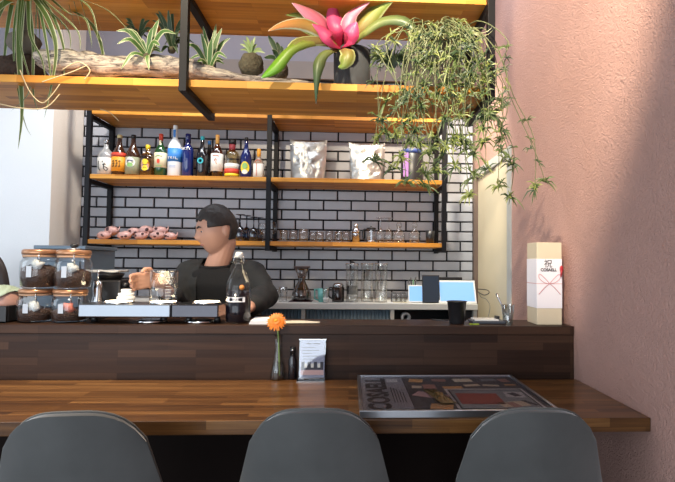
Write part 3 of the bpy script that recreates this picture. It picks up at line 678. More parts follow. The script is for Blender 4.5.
x = at(398.5, 300, 3.2).x; t = thing('wire_cup_rack', 'small dark wire rack beside the tall glass jars', 'rack', (x, 3.2, z0))
mb = MB()
for k in range(3):
    zz = z0+.006+k*.026
    mb.tube([(x-.045, 3.17, zz), (x+.045, 3.17, zz)], .0022, 6); mb.tube([(x-.045, 3.23, zz), (x+.045, 3.23, zz)], .0022, 6)
for i in range(4):
    xx = x-.045+.03*i; mb.tube([(xx, 3.17, z0), (xx, 3.17, z0+.062)], .0022, 6); mb.tube([(xx, 3.23, z0), (xx, 3.23, z0+.062)], .0022, 6); mb.tube([(xx, 3.17, z0+.004), (xx, 3.23, z0+.004)], .0022, 6)
mb.build('wire_frame', mat('grey_wire', (.12, .12, .13), .4, .6), t)
mb = MB()
for i in range(3): mb.lathe([(.010, z0+.032), (.012, z0+.052)], (x-.03+.03*i, 3.2, 0), 10)
for i in range(3): mb.lathe([(.010, z0+.007), (.012, z0+.026)], (x-.03+.03*i, 3.2, 0), 10)
mb.build('small_cups', M_glass2, t)
pc = thing('receipt_papers', 'pale papers lying flat in front of the wire rack', 'papers', (at(396, 303, 3.15).x, 3.15, ZC+.001))
xx = at(396, 303, 3.15).x
MB().box(xx-.05, xx+.05, 3.115, 3.165, ZC+.001, ZC+.004).build('paper', M_paper, pc); MB().box(xx-.02, xx+.07, 3.12, 3.15, ZC+.0045, ZC+.007).build('paper', L_cream, pc)
# tablets
def tablet(px0, px1, top, bot, Y, tilt, label, frame, screen, name='tablet', bez=.006, lean=True, zb=None):
    a = at(px0, bot, Y); b_ = at(px1, bot, Y); w = b_.x-a.x; zb_ = ZC+.001 if zb is None else zb
    h = (zpx(top, (px0+px1)/2, Y)-zb_)/math.cos(tilt); cx = (a.x+b_.x)/2
    t = thing(name, label, 'tablet', (cx, Y, zb_))
    M = Matrix.Translation((cx, Y, zb_+.002)) @ Matrix.Rotation(-tilt, 4, 'X')
    MB().box(-w/2, w/2, 0, .008, 0, h, 0, M).build('casing', frame, t, bevel=.002); t_c = [o for o in t.children if o.name.startswith('casing')][0]
    MB().box(-w/2+bez, w/2-bez, -.001, .0, bez*1.2, h-bez*1.2, 0, M).build('screen', screen, t_c)
    MB().box(-w*.3, w*.3, .008, .014, 0, h*.5, 0, M).box(-w*.3, w*.3, .0, .004, -.0, h*.42, 0, Matrix.Translation((cx, Y+.085*math.cos(tilt), zb_+.002)) @ Matrix.Rotation(tilt*1.0, 4, 'X')).build('stand', M_blk, t)
    return t, M, w, h
M_sdk = mat('dark_screen', (.03, .045, .07), .12, 0, .1, 5)
t, M, w, h = tablet(408.5, 423.5, 285.5, 302.5, 3.16, .28, 'small white tablet with a lit blue screen, left of the black tablet', M_wht, M_screen, bez=.007)
tablet(422.5, 440, 275.5, 303, 3.13, .16, 'upright black tablet with a dark screen', M_blk, M_sdk)
t = thing('pen_holder', 'black cup of pens behind the small white tablet', 'pen holder', (at(412, 290, 3.30).x, 3.30, z0)); x = at(413, 290, 3.30).x
MB().lathe([(.028, z0), (.030, z0+.105), (.027, z0+.105)], (x, 3.3, 0), 16).build('holder_cup', M_blk, t)
for i in range(4): MB().tube([(x-.015+.01*i, 3.3, z0+.02), (x-.03+.016*i, 3.3+.004*i, z0+.14+.015*(i % 2))], .004, 6).build('pen', M_blk if i != 2 else mat('green_pen', (.1, .25, .12), .4), t)
# register: white base, white-framed tablet
x0, x1 = at(441, 305, 3.12).x, at(478, 305, 3.12).x
t = thing('register_stand', 'white low register base under the large tablet', 'register', ((x0+x1)/2, 3.18, z0))
MB().box(x0, x1-.02, 3.27, 3.38, z0, z0+.028).build('base', M_wht, t, bevel=.004); MB().box(x0+.02, x1-.05, 3.34, 3.37, z0+.028, zpx(277.5, 460, 3.3)).build('back_support', M_blk, t, bevel=.003)
t, M, w, h = tablet(439, 477, 281, 302.5, 3.125, .42, 'large white-framed tablet with a bright blue screen beside the black tablet', M_wht, M_screen, 'register_tablet', bez=.011)
# compartment content
t = thing('paper_roll', 'grey paper roll in the open compartment under the back counter', 'roll', (at(405, 316, 3.16).x, 3.16, .801)); x = at(405.5, 317, 3.16).x
Mx = Matrix.Rotation(PI/2, 4, 'X')
MB().lathe([(.016, -.03), (.030, -.03), (.030, .03), (.016, .03), (.016, -.03)], (x, 3.16, at(405, 317, 3.16).z), 22, M=Mx).build('roll', mat('grey_roll', (.35, .37, .4), .5), t)
MB().box(x-.05, x+.05, 3.12, 3.22, .801, at(405, 317, 3.16).z-.030).build('roll_box', M_blk, t)
x = at(466, 313, 3.16).x; t = thing('black_receipt_printer', 'black receipt printer under the back counter by the cream door', 'printer', (x, 3.2, .801))
MB().box(x-.07, x+.045, 3.15, 3.30, .801, ZC-.045).build('casing', M_blk, t, bevel=.006); MB().box(x-.05, x+.03, 3.147, 3.152, .86, .868).build('paper_slot', M_steel, t)
# cables right of the register
mb = MB()
for k, pts in enumerate((((477, 289, 3.2), (487, 290, 3.15), (489, 293, 3.1), (484, 295, 3.1), (478, 292, 3.18)), ((478, 291, 3.2), (481, 297, 3.1), (486, 299, 3.0), (490, 306, 2.8), (488, 318, 2.45), (487, 322, 2.14)))):
    mb.tube(spline([at(*p) for p in pts], 22), .0028 if k == 0 else .0016, 6)
tag(mb.build('charging_cable', M_blk), 'thin black charging cable looping beside the register tablet', 'cable')

# ------------------------------------------------------------------ things on the raised bar
def atz(px, py, z): r = ray(px, py); return r*((z-CZ)/r.z)+V((0, 0, CZ))
XS = -.33
t = thing('prep_shelf', 'dark shelf behind the raised bar carrying the coffee equipment', 'shelf', (-1.3, 2.3, ZU-.03))
MB().box(-2.4, XS, LB+.002, 2.40, ZU-.032, ZU-.001).build('board', M_fascia, t, bevel=.002)
for x in (-2.2, -1.2, XS-.03): MB().box(x, x+.03, LB+.003, 2.39, .0, ZU-.033).build('support', M_black, t)
ZU1 = ZU+.0008
M_beans = mat('coffee_beans', (.055, .025, .016), .45, 0, .5, 160, 1.0); M_copper = mat('copper_lid', (.42, .22, .12), .3, .6); M_rub = mat('rubber_seal', (.55, .33, .2), .5)
def jar(px, ztop_px, z0, label, Y=2.105, r=.066, beans=.55, clip=False, tagp=0):
    x = X_(px, Y, 300); z1 = zpx(ztop_px, px, Y); h = z1-z0
    t = thing('coffee_jar', label, 'jar', (x, Y, z0), 'coffee jars stacked on the bar')
    MB().lathe([(r*.8, z0), (r*.97, z0+.01), (r*1.05, z0+h*.4), (r*1.02, z0+h*.66), (r*.86, z0+h*.80)], (x, Y, 0), 28).build('jar_glass', M_glass2, t)
    vs = []; n = 24; prof = []
    mb = MB(); mb.lathe([(r*.74, z0+.006), (r*.92, z0+.013), (r*.99, z0+h*beans*.6), (r*.97, z0+h*beans), (r*.5, z0+h*(beans+.10)), (.002, z0+h*(beans+.06))], (x, Y, 0), 30)
    for p in mb.v:
        q = mnoise.noise(p*28)*.008; p.z += q if p.z > z0+.03 else 0; p.x += q*.2
    mb.build('beans', M_beans, t)
    MB().lathe([(r*.90, z0+h*.80), (r*.92, z0+h*.83), (r*.90, z0+h*.86)], (x, Y, 0), 28).build('seal', M_rub, t)
    MB().lathe([(r*.93, z0+h*.865), (r*.97, z0+h*.90), (r*.95, z0+h*.97), (r*.86, z1), (.002, z1)], (x, Y, 0), 28).build('lid', M_copper if not clip else M_glass2, t)
    MB().tube([(x+r*.5, Y-r*.84, z0+h*.62), (x+r*.52, Y-r*.95, z0+h*.80), (x+r*.46, Y-r*.86, z0+h*.9)], .0022, 6).build('wire_clip', M_steel, t)
    MB().box(x-.008+tagp, x+.012+tagp, Y-r*1.10, Y-r*1.08, z0+h*.30, z0+h*.58).build('paper_tag', flat('pale_blue_tag', (.45, .52, .62)), t)
    mb = MB(); mb.ball((x+.02+tagp, Y-r*.75, z0+h*(beans+.12)), .020, 10, sc=(1.2, .7, 1), jit=.5, seed=px); mb.build('sachet', flat('pale_sachet', (.55, .58, .58)) if px != 70.5 else flat('pink_sachet', (.55, .16, .11)), t)
    return t, x, z1
zj = ZU1
_, _, zt1 = jar(36.5, 288.5, zj, 'lower left glass coffee jar, half full, beside the black tray', beans=.36)
_, _, zt2 = jar(70.5, 289, zj, 'lower right glass coffee jar with a reddish sachet, beside the grinder', beans=.34)
jar(38.5, 249.5, zt1+.001, 'upper left glass coffee jar with copper-coloured lid, well filled with dark beans', beans=.50)
_, xj, zt4 = jar(72.5, 250, zt2+.001, 'upper right glass coffee jar with a small black knob on its lid', beans=.42)
kt = thing('black_knob_tamper', 'small black and steel tamper resting on the upper right coffee jar', 'tamper', (xj, 2.105, zt4+.001))
MB().lathe([(.026, zt4+.001), (.026, zt4+.006), (.008, zt4+.009)], (xj, 2.105, 0), 20).build('base', M_steel, kt)
MB().lathe([(.008, zt4+.009), (.016, zt4+.016), (.014, zt4+.024), (.002, zt4+.026)], (xj, 2.105, 0), 16).build('knob', M_blk, kt)
# tray with bread under a green cloth, far left
xa, xb = X_(-14, 2.12, 310), X_(18.5, 2.12, 310)
t = thing('black_tray', 'deep black tray at the far left of the bar', 'tray', ((xa+xb)/2, 2.12, ZU1)); zt = zpx(306, 10, 2.05)
MB().box(xa, xb, 2.045, 2.06, ZU1, zt).box(xa, xb, 2.19, 2.205, ZU1, zt).box(xa, xa+.012, 2.06, 2.19, ZU1, zt).box(xb-.012, xb, 2.06, 2.19, ZU1, zt).box(xa, xb, 2.045, 2.205, ZU1, ZU1+.008).build('tray_body', M_blk, t, bevel=.002)
t = thing('bread_loaf', 'pinkish brown round loaf in the black tray', 'bread', ((xa+xb)/2, 2.125, ZU1+.010))
MB().ball(((xa+xb)/2, 2.125, ZU1+.076), .060, 20, sc=(1.15, .95, 1.0), jit=.1).build('loaf', mat('loaf_crust', (.45, .25, .20), .45, 0, .2, 20), t)
mb = MB(); cx, cy, czz = (xa+xb)/2, 2.125, ZU1+.080
vs = []; fs = []; n, mm = 28, 10
for j in range(mm+1):
    for i in range(n):
        a = 2*PI*i/n; ph = j/mm*1.35; rr = .064+.004*math.sin(a*7+j); 
        drop = 1.0+.25*math.sin(a*3)
        ph *= drop*.80
        vs.append((cx+rr*math.sin(ph)*math.cos(a)*1.30, cy+rr*math.sin(ph)*math.sin(a), czz+rr*math.cos(ph)*.96))
for j in range(mm):
    for i in range(n): fs.append((j*n+i, j*n+(i+1) % n, (j+1)*n+(i+1) % n, (j+1)*n+i))
mb.add(vs, fs)
tag(mb.build('green_cloth', mat('pale_green_cloth', (.42, .52, .40), .85, 0, .2, 30, .3), solid=.003), 'pale green cloth draped over the loaf in the black tray', 'cloth')
# dark coat hook / seated back far left -> dark rounded seat back in the kitchen corner
t = thing('dark_chair', 'rounded dark brown chair back at the far left edge against the white wall', 'chair', (at(-6, 270, 2.9).x, 2.9, 0))
c = at(-13, 280, 2.9); zt = zpx(257, -4, 2.9)
prof = spline([V((.02, 0, zt)), V((.07, 0, zt-.02)), V((.11, 0, zt-.09)), V((.125, 0, zt-.2)), V((.11, 0, zt-.34))], 14)
mb = MB(); vs = []; fs = []
for j, p in enumerate(prof):
    for i in range(11):
        u = -1+.2*i; vs.append((c.x+u*p.x, 2.9-.04*(1-u*u), p.z-(0 if j else .004*u*u)))
for j in range(14):
    for i in range(10): fs.append((j*11+i, j*11+i+1, j*11+i+12, j*11+i+11))
mb.add(vs, fs); M_lth = mat('dark_brown_leather', (.035, .022, .018), .5)
mb.build('backrest', M_lth, t, solid=.04)
MB().lathe([(.14, zt-.42), (.18, zt-.40), (.17, zt-.36)], (c.x, 3.02, 0), 22).build('seat', M_lth, t)
MB().tube([(c.x, 2.93, zt-.37), (c.x, 2.92, zt-.28)], .012).build('back_bracket', M_black, t)
for i in range(4):
    a = PI/4+i*PI/2; MB().tube([(c.x+.09*math.cos(a), 3.02+.09*math.sin(a), zt-.415), (c.x+.15*math.cos(a), 3.02+.15*math.sin(a), .001)], .012).build('leg', M_black, t)
# grey appliance behind the jars
xa, xb = X_(37, 2.62, 250), X_(85, 2.62, 250); zt = zpx(245.5, 60, 2.62)
t = thing('grey_ice_machine', 'tall blue-grey appliance with a flat top behind the coffee jars', 'appliance', ((xa+xb)/2, 2.75, 0))
M_app = mat('blue_grey_steel', (.16, .21, .26), .4, .3)
MB().box(xa, xb, 2.62, 2.95, .03, zt-.02).build('cabinet_body', M_app, t, bevel=.004)
MB().box(xa-.012, xb+.008, 2.61, 2.96, zt-.019, zt).build('top_panel', M_app, t, bevel=.003)
MB().box(xa+.02, xb-.02, 2.61, 2.619, .3, zt-.08).build('door', M_app, t, bevel=.003)
for x in (xa+.03, xb-.03):
    for y in (2.66, 2.91): MB().lathe([(.018, 0), (.018, .03)], (x, y, 0), 10).build('foot', M_blk, t)
# coffee grinder (black) with cloth and steel pitcher
xg = X_(109, 2.30, 290); ZG = ZU-.0002
t = thing('coffee_grinder', 'black boxy coffee grinder behind the halogen heater', 'grinder', (xg, 2.32, ZG)); zt = zpx(273, 109, 2.30)
MB().box(xg-.062, xg+.062, 2.27, 2.385, ZG, zt-.03).build('grinder_body', M_blk, t, bevel=.008)
MB().lathe([(.045, zt-.029), (.058, zt-.01), (.058, zt-.001)], (xg-.01, 2.33, 0), 20).build('hopper', M_blk, t)
MB().tube([(xg+.06, 2.30, zt-.05), (xg+.085, 2.28, zt-.055)], .012).build('switch_knob', M_blk, t)
mb = MB(); vs = []; fs = []; x0_, x1_ = X_(87, 2.30, 270), X_(121, 2.30, 270)
for j in range(9):
    for i in range(19):
        u, v = i/18, j/8; vs.append((x0_+(x1_-x0_)*u, 2.27+.11*v, zt+.006+.007*abs(mnoise.noise(V((u*5, v*4, 2))))+.002*math.sin(u*14)))
for j in range(8):
    for i in range(18): fs.append((j*19+i, j*19+i+1, j*19+i+20, j*19+i+19))
mb.add(vs, fs); tag(mb.build('folded_cloth', mat('white_cloth', (.62, .62, .6), .8, 0, .1, 40, .3), solid=.008), 'crumpled white cloth lying on top of the black grinder', 'cloth')
xp = X_(97, 2.20, 295); t = thing('steel_pitcher', 'small steel milk pitcher with flared base between jars and heater', 'pitcher', (xp, 2.205, ZU1)); zt = zpx(281, 97, 2.20)
h = zt-ZU1
MB().lathe([(.030, ZU1), (.030, ZU1+h*.3), (.018, ZU1+h*.6), (.020, ZU1+h*.8), (.017, zt), (.002, zt)], (xp, 2.205, 0), 20).build('pitcher_body', M_steel, t)
MB().tube([(xp, 2.205, zt-.002), (xp, 2.205, zpx(270, 97, 2.2))], .0035).build('rod', M_chrome, t)
# halogen beam heater: long steel box with three glowing plates
xa, xb = X_(86, 2.09, 310), X_(222, 2.09, 310); zb = zpx(317.5, 150, 2.03); zt = zpx(304.5, 150, 2.03)
t = thing('halogen_heater', 'long stainless siphon heater with three glowing round plates', 'heater', ((xa+xb)/2, 2.10, ZU1))
xm = X_(176, 2.09, 310)
MB().box(xa, xm-.002, 2.03, 2.17, zb, zt).build('steel_housing', mat('polished_steel', (.24, .26, .29), .28, 1, .05), t, bevel=.004)
MB().box(xm+.002, xb, 2.03, 2.17, zb, zt).build('dark_housing', mat('dark_polished_metal', (.06, .06, .07), .12, .8), t, bevel=.004)
for x in (xa+.03, xm-.05, xm+.05, xb-.02): MB().lathe([(.014, ZU1), (.012, zb-.0003)], (x, 2.10, 0), 12).build('foot', M_blk, t)
M_glow = mat('glowing_plate', (1, .9, .7), .3, 0, 0, emis=(1, .80, .50), es=10)
xd_ = [X_(p, 2.10, 303) for p in (119, 163.5, 207)]
for x in xd_:
    MB().lathe([(.058, zt+.0005), (.058, zt+.006), (.052, zt+.007)], (x, 2.10, 0), 28).build('plate_ring', M_chrome, t)
    MB().lathe([(.050, zt+.0066), (.050, zt+.0085), (.001, zt+.009)], (x, 2.10, 0), 28).build('glow_plate', M_glow, t)
for px in (146, 196):   # dials under the plates
    x = X_(px, 2.03, 320); MB().lathe([(.055, ZU1+.0), (.060, ZU1+.008), (.04, ZU1+.013)], (x, 2.09, 0), 24).build('chrome_tray', M_chrome, t)
ztp = zt+.0095
t = thing('white_dripper', 'small stacked white ceramic dripper on the left glowing plate', 'dripper', (xd_[0]+.025, 2.10, ztp)); x = X_(126, 2.10, 300)
h = zpx(289, 126, 2.10)-ztp
MB().lathe([(.034, ztp), (.034, ztp+h*.35), (.028, ztp+h*.42), (.030, ztp+h*.5), (.030, ztp+h*.66)], (x, 2.10, 0), 24).build('saucer_body', M_wht, t)
MB().lathe([(.019, ztp+h*.66), (.020, ztp+h*.95), (.017, ztp+h), (.001, ztp+h)], (x, 2.10, 0), 20).build('top_knob', M_wht, t)
x = xd_[1]; h = zpx(270.5, 163, 2.10)-ztp; t = thing('glass_beaker', 'square-looking glass beaker with white measuring lines on the middle glowing plate', 'beaker', (x, 2.10, ztp))
rr = .054
MB().lathe([(rr*.95, ztp), (rr, ztp+.006), (rr, ztp+h)], (x, 2.10, 0), 28).build('beaker_body', M_glass, t)
MB().lathe([(rr*1.0, ztp+h-.003), (rr*1.04, ztp+h), (rr*.98, ztp+h)], (x, 2.10, 0), 28).build('rim', glass('bright_rim', (.85, .87, .8), 1, .05, .6), t)
mb = MB()
for i in range(8):
    a0 = -PI/2+.45; zz = ztp+.012+h*.78*i/8; L_ = .5 if i % 2 else .38
    mb.tube([(x+rr*1.01*math.cos(a0+L_*q/4), 2.10+rr*1.01*math.sin(a0+L_*q/4), zz) for q in range(5)], .0012, 4)
mb.build('measuring_lines', M_wht, t)
# swing-top bottle
Y = 2.09; x = X_(238.3, Y, 300); z1 = zpx(252, 238, Y); h = z1-ZU1; r = .0505
t = thing('swing_top_bottle', 'large swing-top glass bottle half filled with black cold brew', 'bottle', (x, Y, ZU1))
MB().lathe([(r*.92, ZU1), (r, ZU1+.006), (r, ZU1+h*.48), (r*.93, ZU1+h*.58), (r*.55, ZU1+h*.72), (r*.30, ZU1+h*.80), (r*.27, ZU1+h*.93)], (x, Y, 0), 30).build('bottle_glass', glass('bottle_clear_glass', (.96, .975, .98), .6, .04, .03), t)
MB().lathe([(r*.90, ZU1+.004), (r*.975, ZU1+.008), (r*.975, ZU1+h*.455), (.001, ZU1+h*.456)], (x, Y, 0), 30).build('cold_brew', mat('cold_brew_liquid', (.006, .005, .009), .12), t)
MB().lathe([(r*.30, ZU1+h*.925), (r*.30, ZU1+h*.98), (r*.24, z1), (.001, z1)], (x, Y, 0), 20).build('stopper', M_wht, t)
mb = MB()
for s in (-1, 1): mb.tube([(x+s*r*.34, Y, ZU1+h*.83), (x+s*r*.42, Y-.006, ZU1+h*.88), (x+s*r*.30, Y, ZU1+h*.965)], .0016, 6)
mb.tube([(x-r*.33, Y-.004, ZU1+h*.84), (x, Y-r*.34, ZU1+h*.84), (x+r*.33, Y-.004, ZU1+h*.84)], .0014, 6); mb.build('wire_bail', M_steel, t)
front(t, V((x, Y, 0)), Y, r, ZU1+h*.335, .07, .020, M_paper, 'paper_label', False, .0015)
strokes(t, V((x, Y, 0)), Y, r, [[(-.026+.009*i, ZU1+h*.325), (-.022+.009*i, ZU1+h*.348)] for i in range(6)], M_ink, .0011)
MB().ball((x+.018, Y-.02, ZU1+h*.50), .011, 10).build('orange_ball', mat('plain_orange', (.7, .25, .05), .4), t)  # small orange ball inside the bottle, just above the liquid
# papers on the bar
a = atz(254, 324, ZU); x0 = X_(253, 2.10, 322)
t = thing('paper_stack', 'small stack of white papers on the bar behind the orange flower', 'papers', (x0+.06, 2.10, ZU1))
for i in range(4): MB().box(x0, x0+.125, 2.035, 2.16, ZU1+.004*i, ZU1+.004*i+.0032, 0, Matrix.Translation((x0, 2.1, 0)) @ Matrix.Rotation(.03*i-.05, 4, 'Z') @ Matrix.Translation((-x0, -2.1, 0))).build('paper', M_paper, t)
x2 = X_(286, 2.09, 322)
t = thing('folded_napkin', 'long folded off-white napkin right of the papers on the bar', 'napkin', (x2+.07, 2.08, ZU1))
mb = MB(); vs = []; fs = []
for j in range(6):
    for i in range(13):
        u, v = i/12, j/5; vs.append((x2-.01+.15*u, 2.05+.07*v*(1-.5*u)+.015*u, ZU1+.0025+.008*(1-abs(2*v-1))*(.4+.6*math.sin(PI*min(1, u+.1)))))
for j in range(5):
    for i in range(12): fs.append((j*13+i, j*13+i+1, j*13+i+14, j*13+i+13))
mb.add(vs, fs); mb.build('napkin', mat('cream_napkin', (.68, .62, .48), .8), t, solid=.002)
# black cup, phone tray, glass with spoon, gift box
Y = 2.09; x = X_(456.8, Y, 315); h = zpx(301, 456, Y)-ZU1
t = thing('black_paper_cup', 'plain black tapered cup on the bar in front of the register tablet', 'cup', (x, Y, ZU1))
MB().lathe([(.030, ZU1), (.031, ZU1+.002), (.040, ZU1+h-.004), (.0425, ZU1+h-.003), (.0425, ZU1+h), (.038, ZU1+h), (.028, ZU1+.006), (.001, ZU1+.006)], (x, Y, 0), 28).build('cup_body', M_blk, t)
xa, xb = X_(470, 2.12, 322), X_(503, 2.12, 322)
t = thing('card_reader', 'flat dark card reader lying on the bar beside the black cup', 'card reader', ((xa+xb)/2, 2.12, ZU1))
MB().box(xa, xb, 2.07, 2.16, ZU1, ZU1+.012).build('casing', mat('slate_plastic', (.06, .07, .09), .4), t, bevel=.003)
MB().box(xa+.01, xb-.03, 2.075, 2.15, ZU1+.0125, ZU1+.018).build('white_pad', M_wht, t, bevel=.001); MB().box(xb-.035, xb-.02, 2.10, 2.13, ZU1+.0125, ZU1+.03).build('plug', M_blk, t, bevel=.002)
mb = MB(); mb.tube(spline([V((x+.06, 2.17, ZU1+.004)), V((x+.02, 2.185, ZU1+.004)), V((x-.04, 2.17, ZU1+.004)), V((x-.09, 2.19, ZU1+.004))], 16), .0028, 6)
tag(mb.build('power_cable', M_blk), 'short black power cable lying on the bar behind the black cup', 'cable')
mb = MB(); mb.box(x+.045, x+.085, 2.05, 2.06, ZU1, ZU1+.003); tag(mb.build('lime_strip', flat('lime_plastic', (.45, .6, .05))), 'tiny lime green strip on the bar by the black cup', 'strip')
Y = 2.08; x = X_(508, Y, 318); h = zpx(304.5, 508, Y)-ZU1
t = thing('spoon_glass', 'small clear glass with thick base beside the gift box', 'glass', (x, Y, ZU1))
MB().lathe([(.019, ZU1), (.020, ZU1+.004), (.027, ZU1+h), (.0255, ZU1+h), (.018, ZU1+.014), (.001, ZU1+.013)], (x, Y, 0), 24).build('glass_body', glass('thick_glass', (.82, .86, .86), 1, .04, .22), t)
t = thing('steel_spoon', 'steel spoon leaning to the left in the small clear glass', 'spoon', (x, Y, ZU1+.015))
p1 = at(496.5, 293.5, Y)
MB().tube([V((x+.008, Y, ZU1+.018)), V((x, Y, ZU1+.018)).lerp(p1, .5), p1], [.0022, .0026, .005], 8).build('handle', M_steel, t)
MB().ball((x+.009, Y, ZU1+.022), .009, 10, sc=(1, .35, 1.1)).build('bowl', M_steel, t)
# gift box
M_box = mat('cream_board', (.62, .54, .40), .6, 0, .04); M_slv = mat('white_sleeve', (.80, .78, .84), .6, 0, .02); M_rb = mat('pink_ribbon_print', (.62, .28, .30), .6)
YF = 2.05; xa, xb = X_(537, YF, 315), X_(562, YF, 315); xa = min(xa, WX-.13); z0 = ZU1; z1 = zpx(242.5, 550, YF); yd = YF+.115
t = thing('gift_box', 'tall cream gift box in a white sleeve with pink bow print by the pink wall', 'box', ((xa+xb)/2, YF+.055, z0)); hb = z1-z0
MB().box(xa, xb, YF, yd, z0, z1).build('box_body', M_box, t, bevel=.002)
s0, s1 = z0+hb*.20, z0+hb*.80
MB().box(xa-.001, xb+.001, YF-.001, yd+.001, s0, s1).build('sleeve', M_slv, t, bevel=.001)
MB().box(xa-.0015, xb+.0015, YF-.0015, yd+.0015, z0+hb*.495, z0+hb*.501).build('string', M_rb, t)
mb = MB(); cx = (xa+xb)/2
text_mb(mb, '祝', .036, (cx-.006, YF-.0022, z0+hb*.735), (1, 0, 0), (0, 0, 1)); text_mb(mb, 'COSAELL', .0165, (cx-.004, YF-.0022, z0+hb*.665), (1, 0, 0), (0, 0, 1), bold=.0006)
mb.build('lettering', M_ink, t)
mb = MB(); zk = z0+hb*.50
for s in (-1, 1):
    mb.tube(spline([V((cx, YF-.0025, zk)), V((cx+s*.020, YF-.0025, zk+.022)), V((cx+s*.042, YF-.0025, zk+.040)), V((cx+s*.044, YF-.0025, zk+.022)), V((cx+s*.022, YF-.0025, zk+.004)), V((cx, YF-.0025, zk))], 18), .0012, 5)
    mb.tube(spline([V((cx, YF-.0025, zk)), V((cx+s*.022, YF-.0025, zk-.018)), V((cx+s*.046, YF-.0025, zk-.045))], 8), .0014, 5)
mb.build('bow_print', M_rb, t)
mb = MB(); mb.ball((xb-.004, YF-.006, z0+hb*.68), .010, 10, sc=(.8, .5, 1.4)); mb.tube([(xb-.004, YF-.006, z0+hb*.67), (xb-.006, YF-.006, z0+hb*.58)], [.006, .002], 6); mb.build('red_ornament', mat('red_ornament', (.42, .02, .03), .5, 0, .3, 90), t)

# ------------------------------------------------------------------ things on the worktop
ZL1 = ZL+.0008
def onw(px, py): return atz(px, py, ZL)
c = onw(277, 380); c.y += .014; x, Y = c.x, c.y
t = thing('glass_vase', 'small narrow glass vase half filled with water on the worktop', 'vase', (x, Y, ZL1)); h = zpx(335, 277, Y)-ZL1
MB().lathe([(.028, ZL1), (.030, ZL1+.006), (.026, ZL1+h*.22), (.016, ZL1+h*.5), (.0125, ZL1+h*.75), (.0145, ZL1+h)], (x, Y, 0), 24).build('vase_glass', M_glass2, t)
MB().lathe([(.026, ZL1+.004), (.028, ZL1+.008), (.0245, ZL1+h*.22), (.019, ZL1+h*.38), (.001, ZL1+h*.381)], (x, Y, 0), 20).build('water', glass('water', (.72, .76, .76), 1, .03, .1), t)
t = thing('gerbera_flower', 'single orange gerbera standing in the small glass vase', 'flower', (x, Y, ZL1+.01)); fc = at(276.3, 321.5, Y-.025)
MB().tube(spline([V((x+.008, Y, ZL1+.012)), V((x+.004, Y, ZL1+h*.6)), V((x, Y-.002, ZL1+h)), fc+V((0, .008, -.006))], 14), .0032, 8).build('stem', mat('green_stem', (.22, .34, .10), .5), t)
M_pet = leafmat('orange_petal', [(.80, .14, .01), (.90, .22, .01), (.95, .30, .02)]); fn = V((-.05, -.88, .48)).normalized(); fa = fn.cross(V((0, 0, 1))).normalized(); fb = fn.cross(fa)
mb = MB()
for ring, (n, L_, li) in enumerate(((22, .040, .1), (20, .033, .35), (14, .020, .8))):
    for i in range(n):
        a = 2*PI*(i+.5*ring)/n+R.uniform(-.06, .06); dd = fa*math.cos(a)+fb*math.sin(a)
        mb.leaf([fc, fc+dd*L_*.5+fn*L_*.25*li+fn*.003*ring, fc+dd*L_+fn*(L_*.2*li-.004+.003*ring)], .0085, side=fn.cross(dd), fold=.15, n=4, tip=1.6, basew=.5, peak=.6)
mb.build('petals', M_pet, t)
mb = MB(); mb.ball(fc+fn*.006, .009, 10, sc=(1, .6, 1)); mb.build('flower_centre', mat('yellow_centre', (.8, .35, .03), .7, 0, .3, 200, .5), t)
c = onw(292, 379.5); c.y += .01; x, Y = c.x, c.y; h = zpx(347, 292, Y)-ZL1
t = thing('black_dropper_bottle', 'small black bottle between the vase and the menu stand', 'bottle', (x, Y, ZL1))
MB().lathe([(.015, ZL1), (.0165, ZL1+.003), (.0165, ZL1+h*.58), (.010, ZL1+h*.70), (.009, ZL1+h*.78)], (x, Y, 0), 20).build('bottle_body', G_black, t)
MB().lathe([(.0105, ZL1+h*.78), (.0105, ZL1+h*.99), (.009, ZL1+h)], (x, Y, 0), 16).build('cap', M_blk, t); MB().lathe([(.0108, ZL1+h*.90), (.0108, ZL1+h*.92)], (x, Y, 0), 16).build('cap_band', M_steel, t, solid=.0004)
# acrylic menu stand
c = onw(312, 381); Y = c.y+.01; x0, x1 = X_(299, Y, 360), X_(325.5, Y, 360); z1 = zpx(339.5, 312, Y); cx = (x0+x1)/2; h = z1-ZL1
t = thing('menu_stand', 'clear acrylic stand holding a printed menu card beside the black bottle', 'menu stand', (cx, Y, ZL1))
Mm = Matrix.Translation((cx, Y, ZL1+.004)) @ Matrix.Rotation(-.10, 4, 'X'); w = x1-x0
M_acr = glass('acrylic', (.88, .90, .93), 1, .05, .12)
MB().box(-w/2, w/2, -.003, -.001, 0, h-.004, 0, Mm).box(-w/2, w/2, .001, .003, 0, h-.004, 0, Mm).build('acrylic_sleeve', M_acr, t)
MB().box(cx-w/2-.006, cx+w/2-.002, Y-.028, Y+.03, ZL1, ZL1+.003).build('base_plate', glass('acrylic_base', (.8, .8, .8), 1, .1, .45), t)
MB().box(-w/2-.002, w/2+.002, -.004, .004, h-.006, h-.0035, 0, Mm).build('top_edge', glass('acrylic_edge', (.8, .82, .85), 1, .1, .6), t)
cd_ = MB(); cd_.box(-w/2+.003, w/2-.004, -.0008, .0008, .006, h-.008, 0, Mm)
def card(u0, u1, v0, v1, mi, dy=-.0012): cd_.box(-w/2+w*u0, -w/2+w*u1, dy, dy+.0003, h*v0, h*v1, mi, Mm)
card(.06, .93, .10, .22, 2); card(.08, .92, .24, .30, 3); card(.08, .92, .22, .24, 1)
for u in (.2, .45, .7): card(u, u+.10, .28, .38, 4, -.0014)
for u in (.09, .32, .56, .8): card(u, u+.12, .25, .42, 3, -.0013)
for i, (a, b_) in enumerate(((.12, .6), (.12, .75), (.12, .5), (.12, .7), (.12, .55))): card(a, b_, .76-.07*i, .772-.07*i, 1)
card(.28, .45, .85, .875, 1); card(.52, .78, .85, .875, 1)
